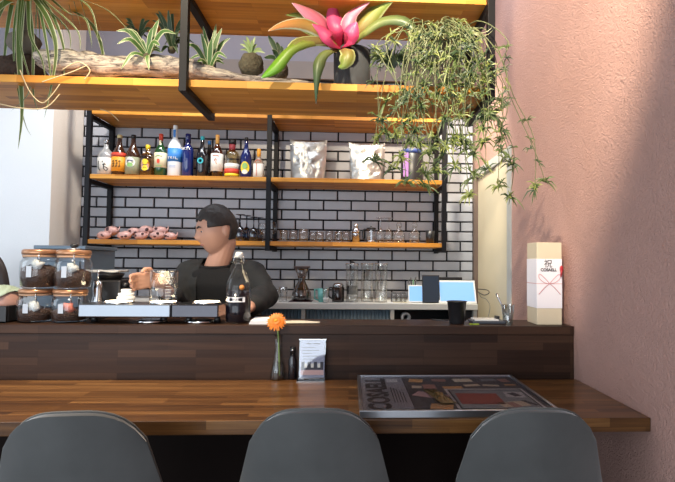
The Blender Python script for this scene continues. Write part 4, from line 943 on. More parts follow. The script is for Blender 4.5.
cd_.build('menu_card', [flat('lilac_card', (.52, .53, .66)), flat('card_ink', (.10, .10, .14)), flat('card_pink', (.62, .42, .42)), flat('card_dark', (.04, .04, .06)), L_w], t)

# ------------------------------------------------------------------ framed poster lying on the worktop
PX0, PX1, PY0, PY1 = .034, .643, 1.500, 1.974; ZP = ZL1+.022
t = thing('framed_poster', 'silver-framed dark food poster lettered COSAELL lying flat on the worktop', 'poster', ((PX0+PX1)/2, (PY0+PY1)/2, ZL1))
mb = MB().box(PX0, PX1, PY0, PY0+.012, ZL1, ZP).box(PX0, PX1, PY1-.012, PY1, ZL1, ZP).box(PX0, PX0+.010, PY0+.012, PY1-.012, ZL1, ZP).box(PX1-.010, PX1, PY0+.012, PY1-.012, ZL1, ZP)
mb.build('silver_frame', mat('silver_frame', (.6, .62, .66), .28, 1, .03), t, bevel=.0015)
def pc_(u, v): return V((PX0+.011+(PX1-PX0-.022)*u, PY0+.013+(PY1-PY0-.026)*v, 0))
pm = MB(); zp = ZP-.008
a, b_ = pc_(0, 0), pc_(1, 1); pm.box(a.x, b_.x, a.y, b_.y, zp-.006, zp, 0)
def patch(u0, v0, u1, v1, mi, lvl=1, rot=0, skew=0):
    p = [pc_(u0, v0), pc_(u1, v0), pc_(u1+skew, v1), pc_(u0+skew, v1)]; cc = (p[0]+p[2])/2
    q = [cc+Matrix.Rotation(rot, 3, 'Z') @ (k-cc) for k in p]
    pm.add([(k.x, k.y, zp+.0004*lvl) for k in q], [(0, 1, 2, 3)], mi, False)
patch(0, 0, .27, 1, 1); patch(.27, 0, .274, 1, 2, 2)
food = ((.31, .82, .40, .93, 3), (.46, .84, .55, .93, 4), (.60, .83, .72, .94, 5), (.78, .85, .88, .93, 6), (.31, .62, .37, .70, 5), (.38, .60, .46, .74, 4), (.30, .34, .50, .48, 7), (.36, .04, .48, .18, 3), (.42, .24, .50, .30, 8), (.50, .60, .62, .68, 3), (.64, .68, .74, .74, 5), (.76, .68, .86, .73, 5), (.90, .70, .97, .74, 3), (.90, .82, .96, .93, 4))
for i, (u0, v0, u1, v1, mi) in enumerate(food): patch(u0, v0, u1, v1, mi, 3, (-.5 if mi == 7 else ((i*37) % 7-3)*.07))
patch(.50, .02, .975, .60, 9, 3); patch(.515, .045, .960, .565, 2, 4); patch(.525, .06, .950, .545, 10, 5)
patch(.54, .16, .78, .45, 11, 6, -.03); patch(.74, .10, .90, .22, 5, 6, .2); patch(.79, .08, .84, .20, 4, 7, .3); patch(.83, .33, .94, .49, 9, 6, -.1); patch(.86, .36, .91, .46, 2, 7, .4); patch(.90, .12, .93, .26, 2, 6, .5)
patch(.165, .82, .235, .93, 9, 3)
for i, v in enumerate((.30, .36, .42, .48, .54)): patch(.175+.016*i, .22, .180+.016*i, .66-.04*i, 2, 3)
cc = pc_(.098, .49); tm = MB(); text_mb(tm, 'COSAELL', .098, (cc.x, cc.y, zp+.0012), (0, 1, 0), (-1, 0, 0), bold=.004); 
pm.add(tm.v, tm.f, 2, False)
pm.build('poster_print', [flat('print_dark', (.06, .058, .062)), flat('print_slate', (.27, .27, .29)), flat('print_black', (.012, .012, .014)), flat('print_orange', (.62, .33, .12)), flat('print_pinkbrown', (.35, .18, .14)), flat('print_cream', (.65, .52, .36)), flat('print_grey', (.2, .2, .2)), flat('print_rose', (.60, .38, .36)), flat('print_green', (.25, .32, .14)), flat('print_pale', (.55, .53, .50)), flat('print_photo', (.24, .26, .26)), flat('print_redmeat', (.34, .055, .035))], t)
mb = MB(); a, b_ = pc_(0, 0), pc_(1, 1); mb.box(a.x, b_.x, a.y, b_.y, ZP-.004, ZP-.002); mb.build('acrylic_cover', glass('poster_cover', (.96, .97, 1), .55, .12, .05), t)
# crumpled gold leaf wrapper lying on the poster
cc = pc_(.455, .34); mb = MB(); vs = []; fs = []; n = 10
for j in range(n+1):
    for i in range(n+1):
        u, v = i/n, j/n; e = math.sin(PI*u)*math.sin(PI*v)
        vs.append(V((cc.x-.020+.05*u-.035*v+.01*mnoise.noise(V((u*4, v*4, 5))), cc.y-.085+.17*v, ZP-.001+e*(.006+.014*abs(mnoise.noise(V((u*5, v*5, 1))))))))
for j in range(n):
    for i in range(n): fs.append((j*(n+1)+i, j*(n+1)+i+1, (j+1)*(n+1)+i+1, (j+1)*(n+1)+i))
mb.add(vs, fs, 0, False); tag(mb.build('gold_wrapper', mat('gold_foil', (.16, .12, .05), .3, .8, .3, 30), solid=.001), 'crumpled dark gold wrapper lying on the framed poster', 'wrapper')

# ------------------------------------------------------------------ driftwood and plants on the hanging shelf
YD = 2.00
log = spline([at(px, py, Y) for px, py, Y in ((40, 60, 2.0), (64, 63, 1.99), (95, 65, 1.99), (130, 67, 2.0), (165, 66, 2.01), (190, 69, 2.0), (215, 74, 1.98), (245, 79, 1.99), (290, 83, 1.98), (338, 87, 1.99))], 90)
rad = spline([V((r, 0, 0)) for r in (.030, .050, .044, .036, .044, .034, .022, .017, .014, .010)], 90)
mb = MB(); vs = []; fs = []; n = 20
for j, p in enumerate(log):
    t_ = (log[min(j+1, 90)]-log[max(j-1, 0)]).normalized(); a = t_.cross(V((0, 0, 1))).normalized(); b_ = t_.cross(a)
    for i in range(n):
        q = 2*PI*i/n
        k = 1+.38*mnoise.noise(V((j*.14, math.cos(q)*1.4, math.sin(q)*1.4)))+.26*mnoise.noise(V((j*.18, math.cos(q)*4, math.sin(q)*4)))
        w = p+(a*math.cos(q)*1.15+b_*math.sin(q))*rad[j].x*k
        w.z = max(w.z, TN+.001); vs.append(w)
for j in range(90):
    for i in range(n): fs.append((j*n+i, j*n+(i+1) % n, (j+1)*n+(i+1) % n, (j+1)*n+i))
fs.append(tuple(range(n))); fs.append(tuple(reversed([90*n+i for i in range(n)])))
mb.add(vs, fs)
m, nt, bb = nodes('driftwood'); L = nt.links.new
tc = nt.nodes.new('ShaderNodeTexCoord'); mp = nt.nodes.new('ShaderNodeMapping'); mp.inputs['Scale'].default_value = (9, 50, 50); L(tc.outputs['Object'], mp.inputs[0])
nz = nt.nodes.new('ShaderNodeTexNoise'); nz.inputs['Scale'].default_value = 1; nz.inputs['Roughness'].default_value = .7; nz.inputs['Detail'].default_value = 10; nz.inputs['Distortion'].default_value = 1.2; L(mp.outputs[0], nz.inputs['Vector'])
rp = nt.nodes.new('ShaderNodeValToRGB'); L(nz.outputs['Fac'], rp.inputs[0]); e = rp.color_ramp.elements
e[0].position = .39; e[0].color = (.05, .04, .035, 1); e[1].position = .63; e[1].color = (.66, .58, .45, 1); q = e.new(.49); q.color = (.32, .28, .24, 1)
L(rp.outputs[0], bb.inputs['Base Color']); bb.inputs['Roughness'].default_value = .85
bp = nt.nodes.new('ShaderNodeBump'); bp.inputs['Distance'].default_value = .01; bp.inputs['Strength'].default_value = .8; L(nz.outputs['Fac'], bp.inputs['Height']); L(bp.outputs[0], bb.inputs['Normal'])
MB_log = mb.build('driftwood_log', m); tag(MB_log, 'long weathered grey driftwood log lying along the front of the hanging shelf', 'driftwood')
M_bark = mat('dark_bark', (.045, .025, .015), .9, 0, .5, 60, 1.0); M_moss = mat('moss_fibre', (.10, .085, .05), .95, 0, .5, 90, 1.0)
def P_(px, py, dy=0): return at(px, py, YD+dy)

# ponytail palm at the far left
c = P_(24, 43, .015)
t = thing('ponytail_palm', 'ponytail palm with swollen base and long arching strap leaves, far left of the shelf', 'plant', (c.x, c.y, TN))
mb = MB(); cc = V((X_(18, YD+.03, 70), YD+.03, TN+.064)); mb.ball(cc, .085, 22, sc=(1.25, .9, .74), jit=.35, seed=3); mb.build('bark_base', M_bark, t)
MB().ball(c+V((.0, 0, .0)), .052, 22, sc=(1.15, 1, .95), jit=.12).lathe([(.036, c.z+.02), (.022, c.z+.06), (.018, c.z+.14), (.015, c.z+.19)], (c.x, c.y, 0), 14).build('swollen_trunk', mat('caudex', (.13, .11, .085), .85, 0, .3, 30, .6), t)
M_pony = leafmat('ponytail_leaf', [(.12, .22, .05), (.34, .46, .18), (.42, .50, .26), (.10, .14, .05)], (.62, .68, .42), .12)
top = V((c.x, c.y, c.z+.18)); mb = MB(); k = 0
lv = [[(22, 0), (19, 50), (22, 110), (18, 150)], [(30, -5), (48, 20), (56, 55), (44, 120)], [(34, -6), (52, 15), (64, 50), (63, 85)], [(34, -10), (60, 5), (92, 25), (103, 60), (88, 82)], [(30, -8), (58, 12), (78, 32), (80, 52)],
      [(34, -8), (44, 30), (50, 70), (52, 100)], [(10, 0), (-10, 20), (-20, 60)], [(12, -5), (0, 15), (-8, 45)], [(28, 0), (30, 35), (42, 60), (47, 90)], [(20, -5), (14, 30), (15, 70), (24, 120), (32, 137)], [(40, -12), (75, -2), (110, 12), (140, 45)], [(36, -12), (66, 12), (86, 20), (92, 48)],
      [(30, -14), (44, 6), (68, 30), (70, 53)], [(24, -8), (20, 40), (30, 88), (10, 112)], [(16, -8), (8, 25), (4, 60), (-3, 95)], [(34, -10), (62, -6), (90, 8), (99, 45)], [(30, -12), (42, 20), (60, 60), (42, 108)], [(26, -10), (33, 40), (33, 90), (38, 112)]]
for i, pp in enumerate(lv):
    dy = R.uniform(-.16, -.02) if i % 3 else R.uniform(-.13, .02)
    pts = [V((top.x+R.uniform(-.01, .01), top.y, top.z-.02))]+[P_(a, b_, .04+dy*min(1, (j+1)/2)) for j, (a, b_) in enumerate(pp)]
    mb.leaf(pts, (.026 if i in (0, 1, 3, 6) else R.uniform(.011, .019)) if i not in (9, 13, 16) else .009, side=(.8, .6, 0), fold=.3, n=20, peak=.2, basew=.9, tip=1.0)
for i in range(22):
    a = R.uniform(0, 2*PI); r_ = R.uniform(.12, .26); dd = V((math.cos(a), math.sin(a)*.35, 0))
    mb.leaf([top-V((0, 0, .03)), top+dd*r_*.4+V((0, 0, .10)), top+dd*r_+V((0, 0, .03)), top+dd*r_*1.35+V((0, 0, -.14-R.random()*.06))], .012, side=dd.cross(V((0, 0, 1))), fold=.3, n=12, peak=.2, basew=.9)
mb.build('strap_leaves', M_pony, t)
# dry loose roots trailing from the log
for pp, lb in ((((20, 70), (30, 92), (42, 103), (52, 95), (60, 84)), 'looping below the left end of the driftwood'), (((42, 82), (60, 76), (72, 72), (86, 66)), 'lying up against the left end of the driftwood'), (((0, 104), (20, 108), (45, 108), (60, 94)), 'hanging lowest at the far left'), (((62, 70), (78, 62), (90, 70), (84, 80)), 'curled over the driftwood'), (((100, 109), (109, 112), (115, 117), (119, 121)), 'short one below the shelf edge')):
    mb = MB(); mb.tube(spline([P_(a, b_, -.118 if pp[0][0] != 100 else .19) for a, b_ in pp], 14), [.0020]*14+[.001], 5)
    tag(mb.build('dry_root', mat('dry_straw', (.55, .44, .26), .8)), 'thin dry root at the shelf left, '+lb, 'root', 'dry roots at the left of the shelf')


# variegated small plants
M_var = leafmat('variegated_leaf', [(.07, .16, .04), (.12, .26, .06), (.16, .30, .08), (.10, .20, .05)], (.66, .68, .42), .13)
M_dgr = leafmat('dark_leaf', [(.03, .06, .025), (.05, .10, .035), (.07, .12, .05), (.04, .08, .03)], (.22, .26, .16), .10)
def rosette(name, label, base, leaves, m_, grp, w=.018, dy=0, extra=0, z=None):
    b0 = P_(*base, dy); t = thing(name, label, 'plant', tuple(b0), grp)
    mb = MB().ball(b0, .016, 10, jit=.3); mb.build('root_base', M_moss, t)
    mb = MB()
    for i, (px, py, ddy) in enumerate(leaves):
        e_ = P_(px, py, dy+ddy); mid = b0.lerp(e_, .5)+V((0, ddy*.2, .35*abs(e_.x-b0.x)+.01))
        mb.leaf([b0, mid, e_], w*R.uniform(.85, 1.15), side=None, fold=.28, n=10, peak=.45, basew=.7)
    for i in range(extra):
        a = R.uniform(0, 2*PI); L_ = R.uniform(.05, .09); dd = V((math.cos(a), math.sin(a), 0))
        mb.leaf([b0, b0+dd*L_*.4+V((0, 0, L_*.7)), b0+dd*L_+V((0, 0, L_*.5))], w*.8, fold=.25, n=8, peak=.45, basew=.7)
    mb.build('leaves', m_, t); return t
G_ = 'small plants growing on the driftwood'
rosette('variegated_plant', 'cream-edged variegated plant at the centre left of the driftwood', (147, 57), [(116, 31, -.06), (124, 29, -.04), (159, 19, 0), (153, 27, -.03), (149, 70, -.07), (121, 69, -.07), (117, 44, -.08), (176, 34, -.03), (160, 46, -.05), (138, 38, -.02)], M_var, G_, .021, -.02, 4)
rosette('dark_rosette_plant', 'dark narrow-leaved plant at the upper left, behind the variegated one', (138, 40), [(117, 15, 0), (146, 12, 0), (126, 22, -.03), (150, 20, 0), (132, 28, -.05), (122, 30, .03), (155, 32, 0)], M_dgr, G_, .014, .10, 6)
rosette('spiky_dark_plant', 'dark spiky plant left of the metal post, taller than its neighbours', (172, 50), [(150, 7, 0), (158, 10, -.02), (172, 2, 0), (168, 9, -.03), (183, 16, 0), (178, 33, -.05), (152, 20, -.04), (165, 26, -.06), (182, 28, -.03), (161, 53, -.05), (178, 54, -.06)], M_dgr, G_, .017, .05, 8)
rosette('broad_leaf_plant', 'pale-edged green plant just right of the left metal post', (209, 70), [(184, 45, -.06), (203, 26, 0), (222, 28, -.01), (201, 33, -.03), (218, 45, 0), (227, 58, -.06), (197, 62, -.07), (212, 38, -.04), (230, 38, .02), (216, 24, .02)], M_var, G_, .021, .0, 4)
# two moss balls
M_plg = leafmat('small_green_leaf', [(.16, .26, .07), (.26, .38, .12), (.34, .44, .18)])
def mossball(px, py, r, label, leaves, m_, w, dy, sz=1.0):
    c = P_(px, py, dy); c.z = max(c.z, TN+r*.93*sz)
    t = thing('moss_ball_plant', label, 'plant', (c.x, c.y, TN), 'moss ball plants on the shelf')
    MB().ball(c, r, 22, sc=(1, 1, sz), jit=.2, seed=px).build('moss_ball', M_moss, t); b0 = c+V((0, 0, r*.9*sz)); mb = MB()
    for (lx, ly) in leaves:
        e_ = P_(lx, ly, dy+R.uniform(-.03, .03)); mb.leaf([b0, b0.lerp(e_, .5)+V((0, 0, .012)), e_], w, fold=.2, n=8, peak=.55)
    mb.build('leaves', m_, t)
mossball(251, 65, .049, 'round mossy ball with small pale green sprigs, left of the bromeliad', [(240, 44), (246, 36), (252, 40), (257, 44), (262, 49), (240, 50), (248, 45), (255, 37), (265, 53), (243, 40)], M_plg, .011, .02)
mossball(279, 70, .038, 'smaller dark mossy ball with one curled dark leaf beside the bromeliad leaves', [(268, 35), (277, 42), (272, 50), (264, 58), (282, 46)], M_dgr, .024, .05, 1.1)

# bromeliad
c = P_(352, 70, .05)
t = thing('bromeliad', 'large bromeliad with pink centre leaves in a dark grey pot at the shelf centre', 'plant', (c.x, c.y, TN)); zt = zpx(52, 352, YD+.05)
MB().lathe([(.068, TN+.0005), (.074, TN+.004), (.077, zt), (.068, zt), (.066, zt-.015)], (c.x, c.y, 0), 30).build('pot', M_gray, t)
MB().lathe([(.067, zt-.014), (.03, zt+.0), (.002, zt+.006)], (c.x, c.y, 0), 20).build('soil', M_bark, t)
MP = leafmat('pink_bract', [(.62, .03, .12), (.75, .06, .20), (.80, .10, .26), (.84, .34, .42)], (.86, .62, .60), .06)
MPG = leafmat('hot_pink_bract', [(.50, .02, .08), (.74, .04, .18), (.84, .08, .26), (.80, .12, .28)])
MG1 = leafmat('bromeliad_green', [(.30, .10, .06), (.30, .34, .06), (.42, .52, .10), (.22, .36, .05)], (.62, .66, .28), .10)
MG2 = leafmat('bromeliad_dark', [(.30, .32, .08), (.16, .28, .06), (.06, .16, .06), (.03, .09, .05)])
MG3 = leafmat('bromeliad_lime', [(.35, .20, .06), (.50, .56, .14), (.40, .60, .06), (.16, .50, .02)])
MG4 = leafmat('bromeliad_orange_tip', [(.20, .26, .05), (.50, .58, .20), (.70, .60, .08), (.80, .28, .08)], (.72, .74, .48), .12)
b0 = P_(343, 50, .03)
def bl(m_, w, pts, fold=.35, n=16, peak=.5, basew=.6, tip=.8, side=None, nm='leaf'):
    ps = [b0+V((0, 0, .0))]+[P_(*q) for q in pts]
    mb = MB(); mb.leaf(ps, w, side=side, fold=fold, n=n, peak=peak, basew=basew, tip=tip); mb.build(nm, m_, t, solid=.0012)
bl(MP, .085, [(326, 33, -.05), (312, 15, -.08), (292, 3, -.10)], nm='pink_leaf'); bl(MPG, .072, [(340, 32, -.06), (333, 14, -.05), (334, -2, -.03)], nm='pink_leaf'); bl(MP, .060, [(346, 32, -.06), (352, 14, -.07), (370, 2, -.10)], nm='pink_leaf')
bl(MPG, .066, [(348, 40, -.10), (353, 28, -.12), (357, 22, -.12)], nm='pink_leaf'); bl(MPG, .055, [(333, 42, -.12), (322, 30, -.14), (312, 24, -.15)], nm='pink_leaf')
bl(MG4, .062, [(326, 35, -.10), (305, 23, -.13), (284, 24, -.15), (268, 31, -.16)], basew=.4); bl(MG1, .040, [(318, 24, -.02), (300, 15, -.04), (286, 15, -.05)], basew=.4)
bl(MG1, .058, [(324, 40, -.12), (300, 42, -.15), (289, 52, -.16), (284, 60, -.16)], basew=.4); bl(MG3, .050, [(318, 42, -.13), (294, 47, -.16), (276, 66, -.16), (261, 78, -.15)], basew=.35, peak=.75)
bl(MG2, .046, [(331, 50, -.12), (321, 58, -.15), (317, 76, -.16), (316, 104, -.155)], basew=.3, peak=.6, tip=.6); bl(MG1, .060, [(345, 48, -.13), (348, 54, -.16), (343, 64, -.16), (338, 67, -.15)], basew=.6, peak=.6)
bl(MG1, .088, [(358, 30, -.05), (376, 10, -.08), (398, -6, -.12)], basew=.4); bl(MG2, .050, [(362, 34, -.08), (384, 20, -.12), (408, 22, -.14), (426, 48, -.15)], basew=.4, peak=.7)
bl(MG2, .060, [(330, 20, .02), (320, 0, .04), (308, -20, .05)]); bl(MG1, .066, [(350, 18, .05), (352, -5, .08), (354, -28, .08)]); bl(MG2, .060, [(362, 20, .05), (372, 0, .06), (392, -18, .05)]); bl(MG1, .05, [(330, 40, -.02), (318, 34, -.03), (300, 30, -.03)])

# trailing plant in a concrete pot
M_tr1 = leafmat('trailing_leaf', [(.05, .09, .025), (.10, .16, .045), (.16, .22, .07)]); M_tr2 = leafmat('pale_trailing_leaf', [(.12, .18, .04), (.24, .31, .07), (.36, .40, .12)]); M_tr3 = leafmat('dark_trailing_leaf', [(.03, .06, .03), (.06, .10, .04), (.09, .14, .06)])
c = P_(432, 72, .10)
t = thing('trailing_umbrella_plant', 'big trailing plant of narrow star-like leaves hanging from a rough grey pot at the right', 'plant', (c.x, c.y, TN)); zt = zpx(50, 432, YD+.1)
MB().lathe([(.105, TN+.0005), (.118, TN+.01), (.125, zt-.01), (.120, zt), (.105, zt-.012)], (c.x, c.y, 0), 28, sy=.85).build('concrete_pot', mat('rough_concrete', (.20, .18, .15), .9, 0, .35, 30, .8), t)
MB().lathe([(.106, zt-.014), (.05, zt+.004), (.002, zt+.01)], (c.x, c.y, 0), 22, sy=.85).build('soil', M_bark, t)
crown = V((c.x, c.y, zt+.01)); st = MB(); l1 = MB(); l2 = MB(); l3 = MB()
def cluster(p, mbx, n=9, L=.055, w=.008, droop=.5):
    ax = V((R.uniform(-.7, .7), R.uniform(-.8, .3), R.uniform(.2, 1))).normalized(); a1 = ax.orthogonal().normalized(); a2 = ax.cross(a1); ph = R.random()*6
    for i in range(n):
        a = ph+2*PI*i/n+R.uniform(-.35, .35); dd = a1*math.cos(a)+a2*math.sin(a); l_ = L*R.uniform(.5, 1.2); up = ax*R.uniform(.0, .5)
        mbx.leaf([p, p+dd*l_*.5+up*l_*.7, p+dd*l_+up*l_-V((0, 0, droop*l_*R.uniform(.4, 1.3)))], w, fold=.25, n=4, peak=.4, basew=.6)
tips = [(403, 126, -.15), (391, 172, -.10), (422, 178, -.08), (400, 163, -.12), (440, 160, -.10), (455, 140, -.12), (470, 158, -.08), (483, 172, -.1), (468, 182, -.05), (498, 188, -.02), (512, 165, -.02), (510, 198, 0), (545, 182, -.02), (535, 190, 0), (420, 190, -.06),
        (395, 140, -.1), (374, 163, -.12), (386, 103, -.16), (420, 108, -.16), (445, 120, -.16), (482, 130, -.14), (460, 118, -.15), (432, 142, -.12), (478, 148, -.06), (492, 158, -.03), (450, 172, -.06), (410, 148, -.1), (462, 200, -.03), (380, 122, -.14), (436, 175, -.1), (500, 140, -.05), (486, 118, -.1), (404, 187, -.05), (446, 150, -.02), (474, 128, .02), (425, 160, 0), (456, 160, .03), (488, 140, .02)]
YF_ = YN-.055
for i in range(22):
    px = R.gauss(445, 34); tips.append((max(378, min(500, px)), R.uniform(85, 150) if i % 3 else R.uniform(60, 100), R.uniform(-.14, -.04)))
for i, (px, py, dy) in enumerate(tips):
    e_ = at(px, py, 1.98+dy); free = e_.x > XNR+.03
    if not free: e_.y = min(e_.y, YF_)
    s0 = crown+V((R.uniform(-.10, .10), -.05+R.uniform(-.03, .03), 0)); sp_ = e_.x-s0.x; hh = s0.z-e_.z
    o1 = V((s0.x+sp_*R.uniform(.2, .5), 1.86 if not free else 1.93, s0.z+R.uniform(-.035, .015)))
    m1 = V((s0.x+sp_*R.uniform(.55, 1.0)+R.uniform(-.05, .05), min(e_.y, YF_)+R.uniform(-.05, 0) if not free else e_.y, s0.z-hh*R.uniform(.25, .45)))
    m2 = V((s0.x+sp_*R.uniform(.8, 1.05)+R.uniform(-.05, .05), min(e_.y, YF_)+R.uniform(-.06, 0) if not free else e_.y, s0.z-hh*R.uniform(.62, .82)))
    pth = spline([s0, o1, m1, m2, e_], 20)
    st.tube(pth, [.0022-.00004*j for j in range(21)], 5)
    dst = (l1, l3, l1, l2, l3, l1)[i % 6]
    cluster(pth[-1], dst, 12, .052 if i % 3 else .042, .0062)
    cluster(pth[-1]+V((.0, -.01, .008)), l2 if i % 2 else l1, 7, .038, .0055, .2)
    for q in (8, 11, 13, 15, 17, 19):
        if R.random() < .6: cluster(pth[q]+V((R.uniform(-.02, .02), 0, R.uniform(-.01, .01))), (l3, l1, l3, l2)[R.randrange(4)], 7, R.uniform(.02, .042), .005, .4)
st.build('stems', mat('plant_stem', (.14, .16, .07), .6), t); 
# fleshy strands falling over the pot
l4 = MB()
for i in range(60):
    px = R.uniform(404, 474); sx_ = c.x+R.uniform(-.10, .12); ex = P_(px, 0).x; L_ = R.uniform(.02, .15)
    yy = R.uniform(1.83, 1.88)
    l4.leaf([V((sx_, c.y-.07, zt+.01)), V((sx_*.5+ex*.5, 1.93, zt+R.uniform(-.015, .025))), V((ex, yy, zt-.045)), V((ex+R.uniform(-.05, .05), yy+R.uniform(-.03, .02), zt-L_))], .0062, fold=.3, n=9, peak=.4, basew=.8)
for i in range(50):
    px = R.uniform(455, 492); p = at(px, R.uniform(50, 90), 1.87+R.uniform(-.04, .0)); cluster(p, l2, 5, .03, .006, .3)
l4.build('fleshy_strands', leafmat('fleshy_strand', [(.08, .12, .04), (.20, .25, .10), (.42, .44, .24)]), t)
l1.build('star_leaves', M_tr1, t); l2.build('pale_star_leaves', M_tr2, t); l3.build('dark_star_leaves', M_tr3, t)
# dark tufted plant between the bromeliad and the trailing plant
b0 = P_(392, 72, .06); t = thing('dark_tufted_plant', 'dark spiky grassy plant between the bromeliad pot and the trailing plant', 'plant', (b0.x, b0.y, TN))
MB().lathe([(.030, TN+.0005), (.034, TN+.055), (.028, TN+.055)], (b0.x, b0.y, 0), 18).build('pot', M_gray, t)
mb = MB()
for i in range(90):
    a = R.uniform(0, 2*PI); L_ = R.uniform(.07, .16); dd = V((math.cos(a), math.sin(a)*.6-.2, 0))
    mb.leaf([b0, b0+dd*L_*.45+V((0, 0, L_*.6)), b0+dd*L_+V((0, 0, L_*R.uniform(.1, .6)))], .007, fold=.2, n=6, peak=.4)
mb.build('tuft', M_tr3, t)

# ------------------------------------------------------------------ barista
HX, HY = X_(217, 2.56, 230), 2.56
chin = at(217, 256, HY).z; crownz = at(217, 206.5, HY).z
Hc = V((HX, HY, (chin+crownz)/2+.004)); HH = (crownz-chin)/2-.001
per = thing('person', 'person in a black T-shirt and dark overshirt behind the bar, head turned to the left', 'person', (HX, HY, 0))
FA = math.radians(-52)            # face turned to the photo's left
RH = Matrix.Rotation(FA, 3, 'Z') @ Matrix.Rotation(math.radians(10), 3, 'X')
def head_pt(d, off=0.0):
    """d: unit direction, face towards -Y"""
    x, y, z = d
    rx, ry, rz = HH*.66, HH*.82, HH
    k = 1.0
    p = V((x*rx, y*ry, z*rz))
    if z < 0:
        tt = -z; p.x *= 1-.34*tt**1.5; p.y = p.y*(1-.25*tt) - HH*.12*tt
    if y < 0:
        f = -y
        g = lambda cx, cz, sx, sz: math.exp(-((x-cx)/sx)**2-((z-cz)/sz)**2)*f
        p.y -= HH*(.20*g(0, -.20, .10, .14)+.07*g(0, -.02, .07, .16)-.07*g(.28, .04, .17, .10)-.07*g(-.28, .04, .17, .10)+.05*g(0, -.52, .22, .10)+.08*g(0, -.82, .22, .14)+.03*g(0, .22, .5, .1))
    return RH @ (p*(1+off))+Hc
def headmesh(mb, off=0, n=56, m_=44, keep=None):
    o = {}; vs = []; fs = []
    for j in range(m_+1):
        a = PI*j/m_
        for i in range(n):
            b_ = 2*PI*i/n; d = V((math.sin(a)*math.sin(b_), -math.sin(a)*math.cos(b_), math.cos(a)))
            vs.append((head_pt(d, off(d) if callable(off) else off), d))
    for j in range(m_):
        for i in range(n):
            f = (j*n+i, (j+1)*n+i, (j+1)*n+(i+1) % n, j*n+(i+1) % n)
            if keep is None or all(keep(vs[q][1]) for q in f): fs.append(f)
    return [v[0] for v in vs], fs
def capsule(mb, pts, rad, n=16):
    mb.tube(pts, rad, n)
    mb.ball(pts[0], rad[0]*.995, n); mb.ball(pts[-1], rad[-1]*.995, n)
def loft(mb, rings, n=28):
    vs = []; fs = []
    for (cx, cy, cz, rx, ry) in rings:
        for i in range(n):
            a = 2*PI*i/n; ca, sa = math.cos(a), math.sin(a); k = (abs(ca)**2.5+abs(sa)**2.5)**(-1/2.5)
            vs.append(V((cx+rx*ca*k, cy+ry*sa*k, cz)))
    for j in range(len(rings)-1):
        for i in range(n): fs.append((j*n+i, j*n+(i+1) % n, (j+1)*n+(i+1) % n, (j+1)*n+i))
    fs.append(tuple(reversed(range(n)))); fs.append(tuple((len(rings)-1)*n+i for i in range(n)))
    mb.add(vs, fs)
TX = X_(222, 2.6, 290); TY = 2.60
neckb = V((X_(216, 2.59, 262), 2.59, at(216, 265, 2.59).z)); 
SL = V((X_(190, 2.60, 272), 2.60, at(190, 274, 2.6).z)); SR = V((X_(252, 2.60, 272), 2.62, at(252, 275, 2.6).z))
EL = V((X_(178, 2.50, 300), 2.50, ZU+.03)); WL = at(158, 281, 2.26); 
ER = V((X_(262, 2.53, 305), 2.53, ZU+.075)); WR = V((X_(249, 2.30, 318), 2.30, ZU+.045))
body = MB()
hv, hf = headmesh(body, 0); body.add(hv, hf)
capsule(body, [Hc+RH @ V((0, .25*HH, -.55*HH)), neckb+V((0, .01, -.02))], [HH*.46, HH*.50])
hipz = .80
loft(body, [(TX, TY+.03, hipz-.06, .14, .10), (TX, TY+.03, hipz, .165, .11), (TX, TY+.03, hipz+.12, .14, .095), (TX, TY+.01, 1.05, .155, .105), (TX, TY, SL.z-.05, .175, .105), ((TX+neckb.x)/2, TY, SL.z+.00, .12, .07), (neckb.x, 2.6, neckb.z-.01, .055, .05)])
capsule(body, [SL, EL], [.052, .040]); capsule(body, [EL, WL], [.040, .027]); capsule(body, [SR, ER], [.052, .040]); capsule(body, [ER, WR], [.040, .027])
for s in (-1, 1):
    capsule(body, [V((TX+s*.085, TY+.03, hipz)), V((TX+s*.09, TY, .44)), V((TX+s*.09, TY+.02, .09))], [.088, .058, .04]); capsule(body, [V((TX+s*.09, TY+.04, .045)), V((TX+s*.10, TY-.13, .035))], [.04, .032])
def hand(wr, dirv, palm_n, side, curl, ln=.085):
    """palm box + five fingers; dirv: wrist to knuckles; palm_n: out of the palm; side: towards the thumb"""
    d = dirv.normalized(); s = (side-d*side.dot(d)).normalized(); nn = palm_n-d*palm_n.dot(d); nn = (nn-s*nn.dot(s)).normalized()
    for q in (-.027, -.009, .009, .027): capsule(body, [wr+s*q*.6, wr+d*ln+s*q], [.0145, .0125], 10)
    for i, (q, L_) in enumerate(((.030, .070), (.0105, .078), (-.0095, .072), (-.028, .056))):
        p = wr+d*ln+s*q; a = curl*(1+.12*i); dd = d.copy(); seq = [p]
        for k in range(3):
            dd = (dd*math.cos(a)+nn*math.sin(a)).normalized() if k == 0 else (dd*math.cos(a*1.1)+nn*math.sin(a*1.1)).normalized()
            p = p+dd*L_*(.44, .32, .24)[k]; seq.append(p)
        capsule(body, seq, [.0100, .0094, .0088, .0078], 9)
    p = wr+d*.022+s*.024; seq = [p, p+(d*.55+s*.75+nn*.25).normalized()*.034, p+(d*.8+s*.5+nn*.4).normalized()*.062, p+(d*.9+s*.3+nn*.5).normalized()*.080]
    capsule(body, seq, [.0135, .0120, .0105, .0088], 9)
hand(WL+(WL-EL).normalized()*.012, V((-.62, -.75, -.05)), V((.65, -.62, -.35)), V((.1, -.1, 1)), .38)
hand(WR+(WR-ER).normalized()*.010, V((-.35, -.95, -.22)), V((0, 0, -1)), V((-1, .1, 0)), .32)
for s in (-1, 1):   # ears
    e_ = Hc+RH @ V((s*HH*.66, HH*.10, -HH*.06)); body.ball(e_, HH*.24, 12, sc=(.35, .60, 1.0), M=RH @ Matrix.Rotation(s*.25, 3, 'Z'))
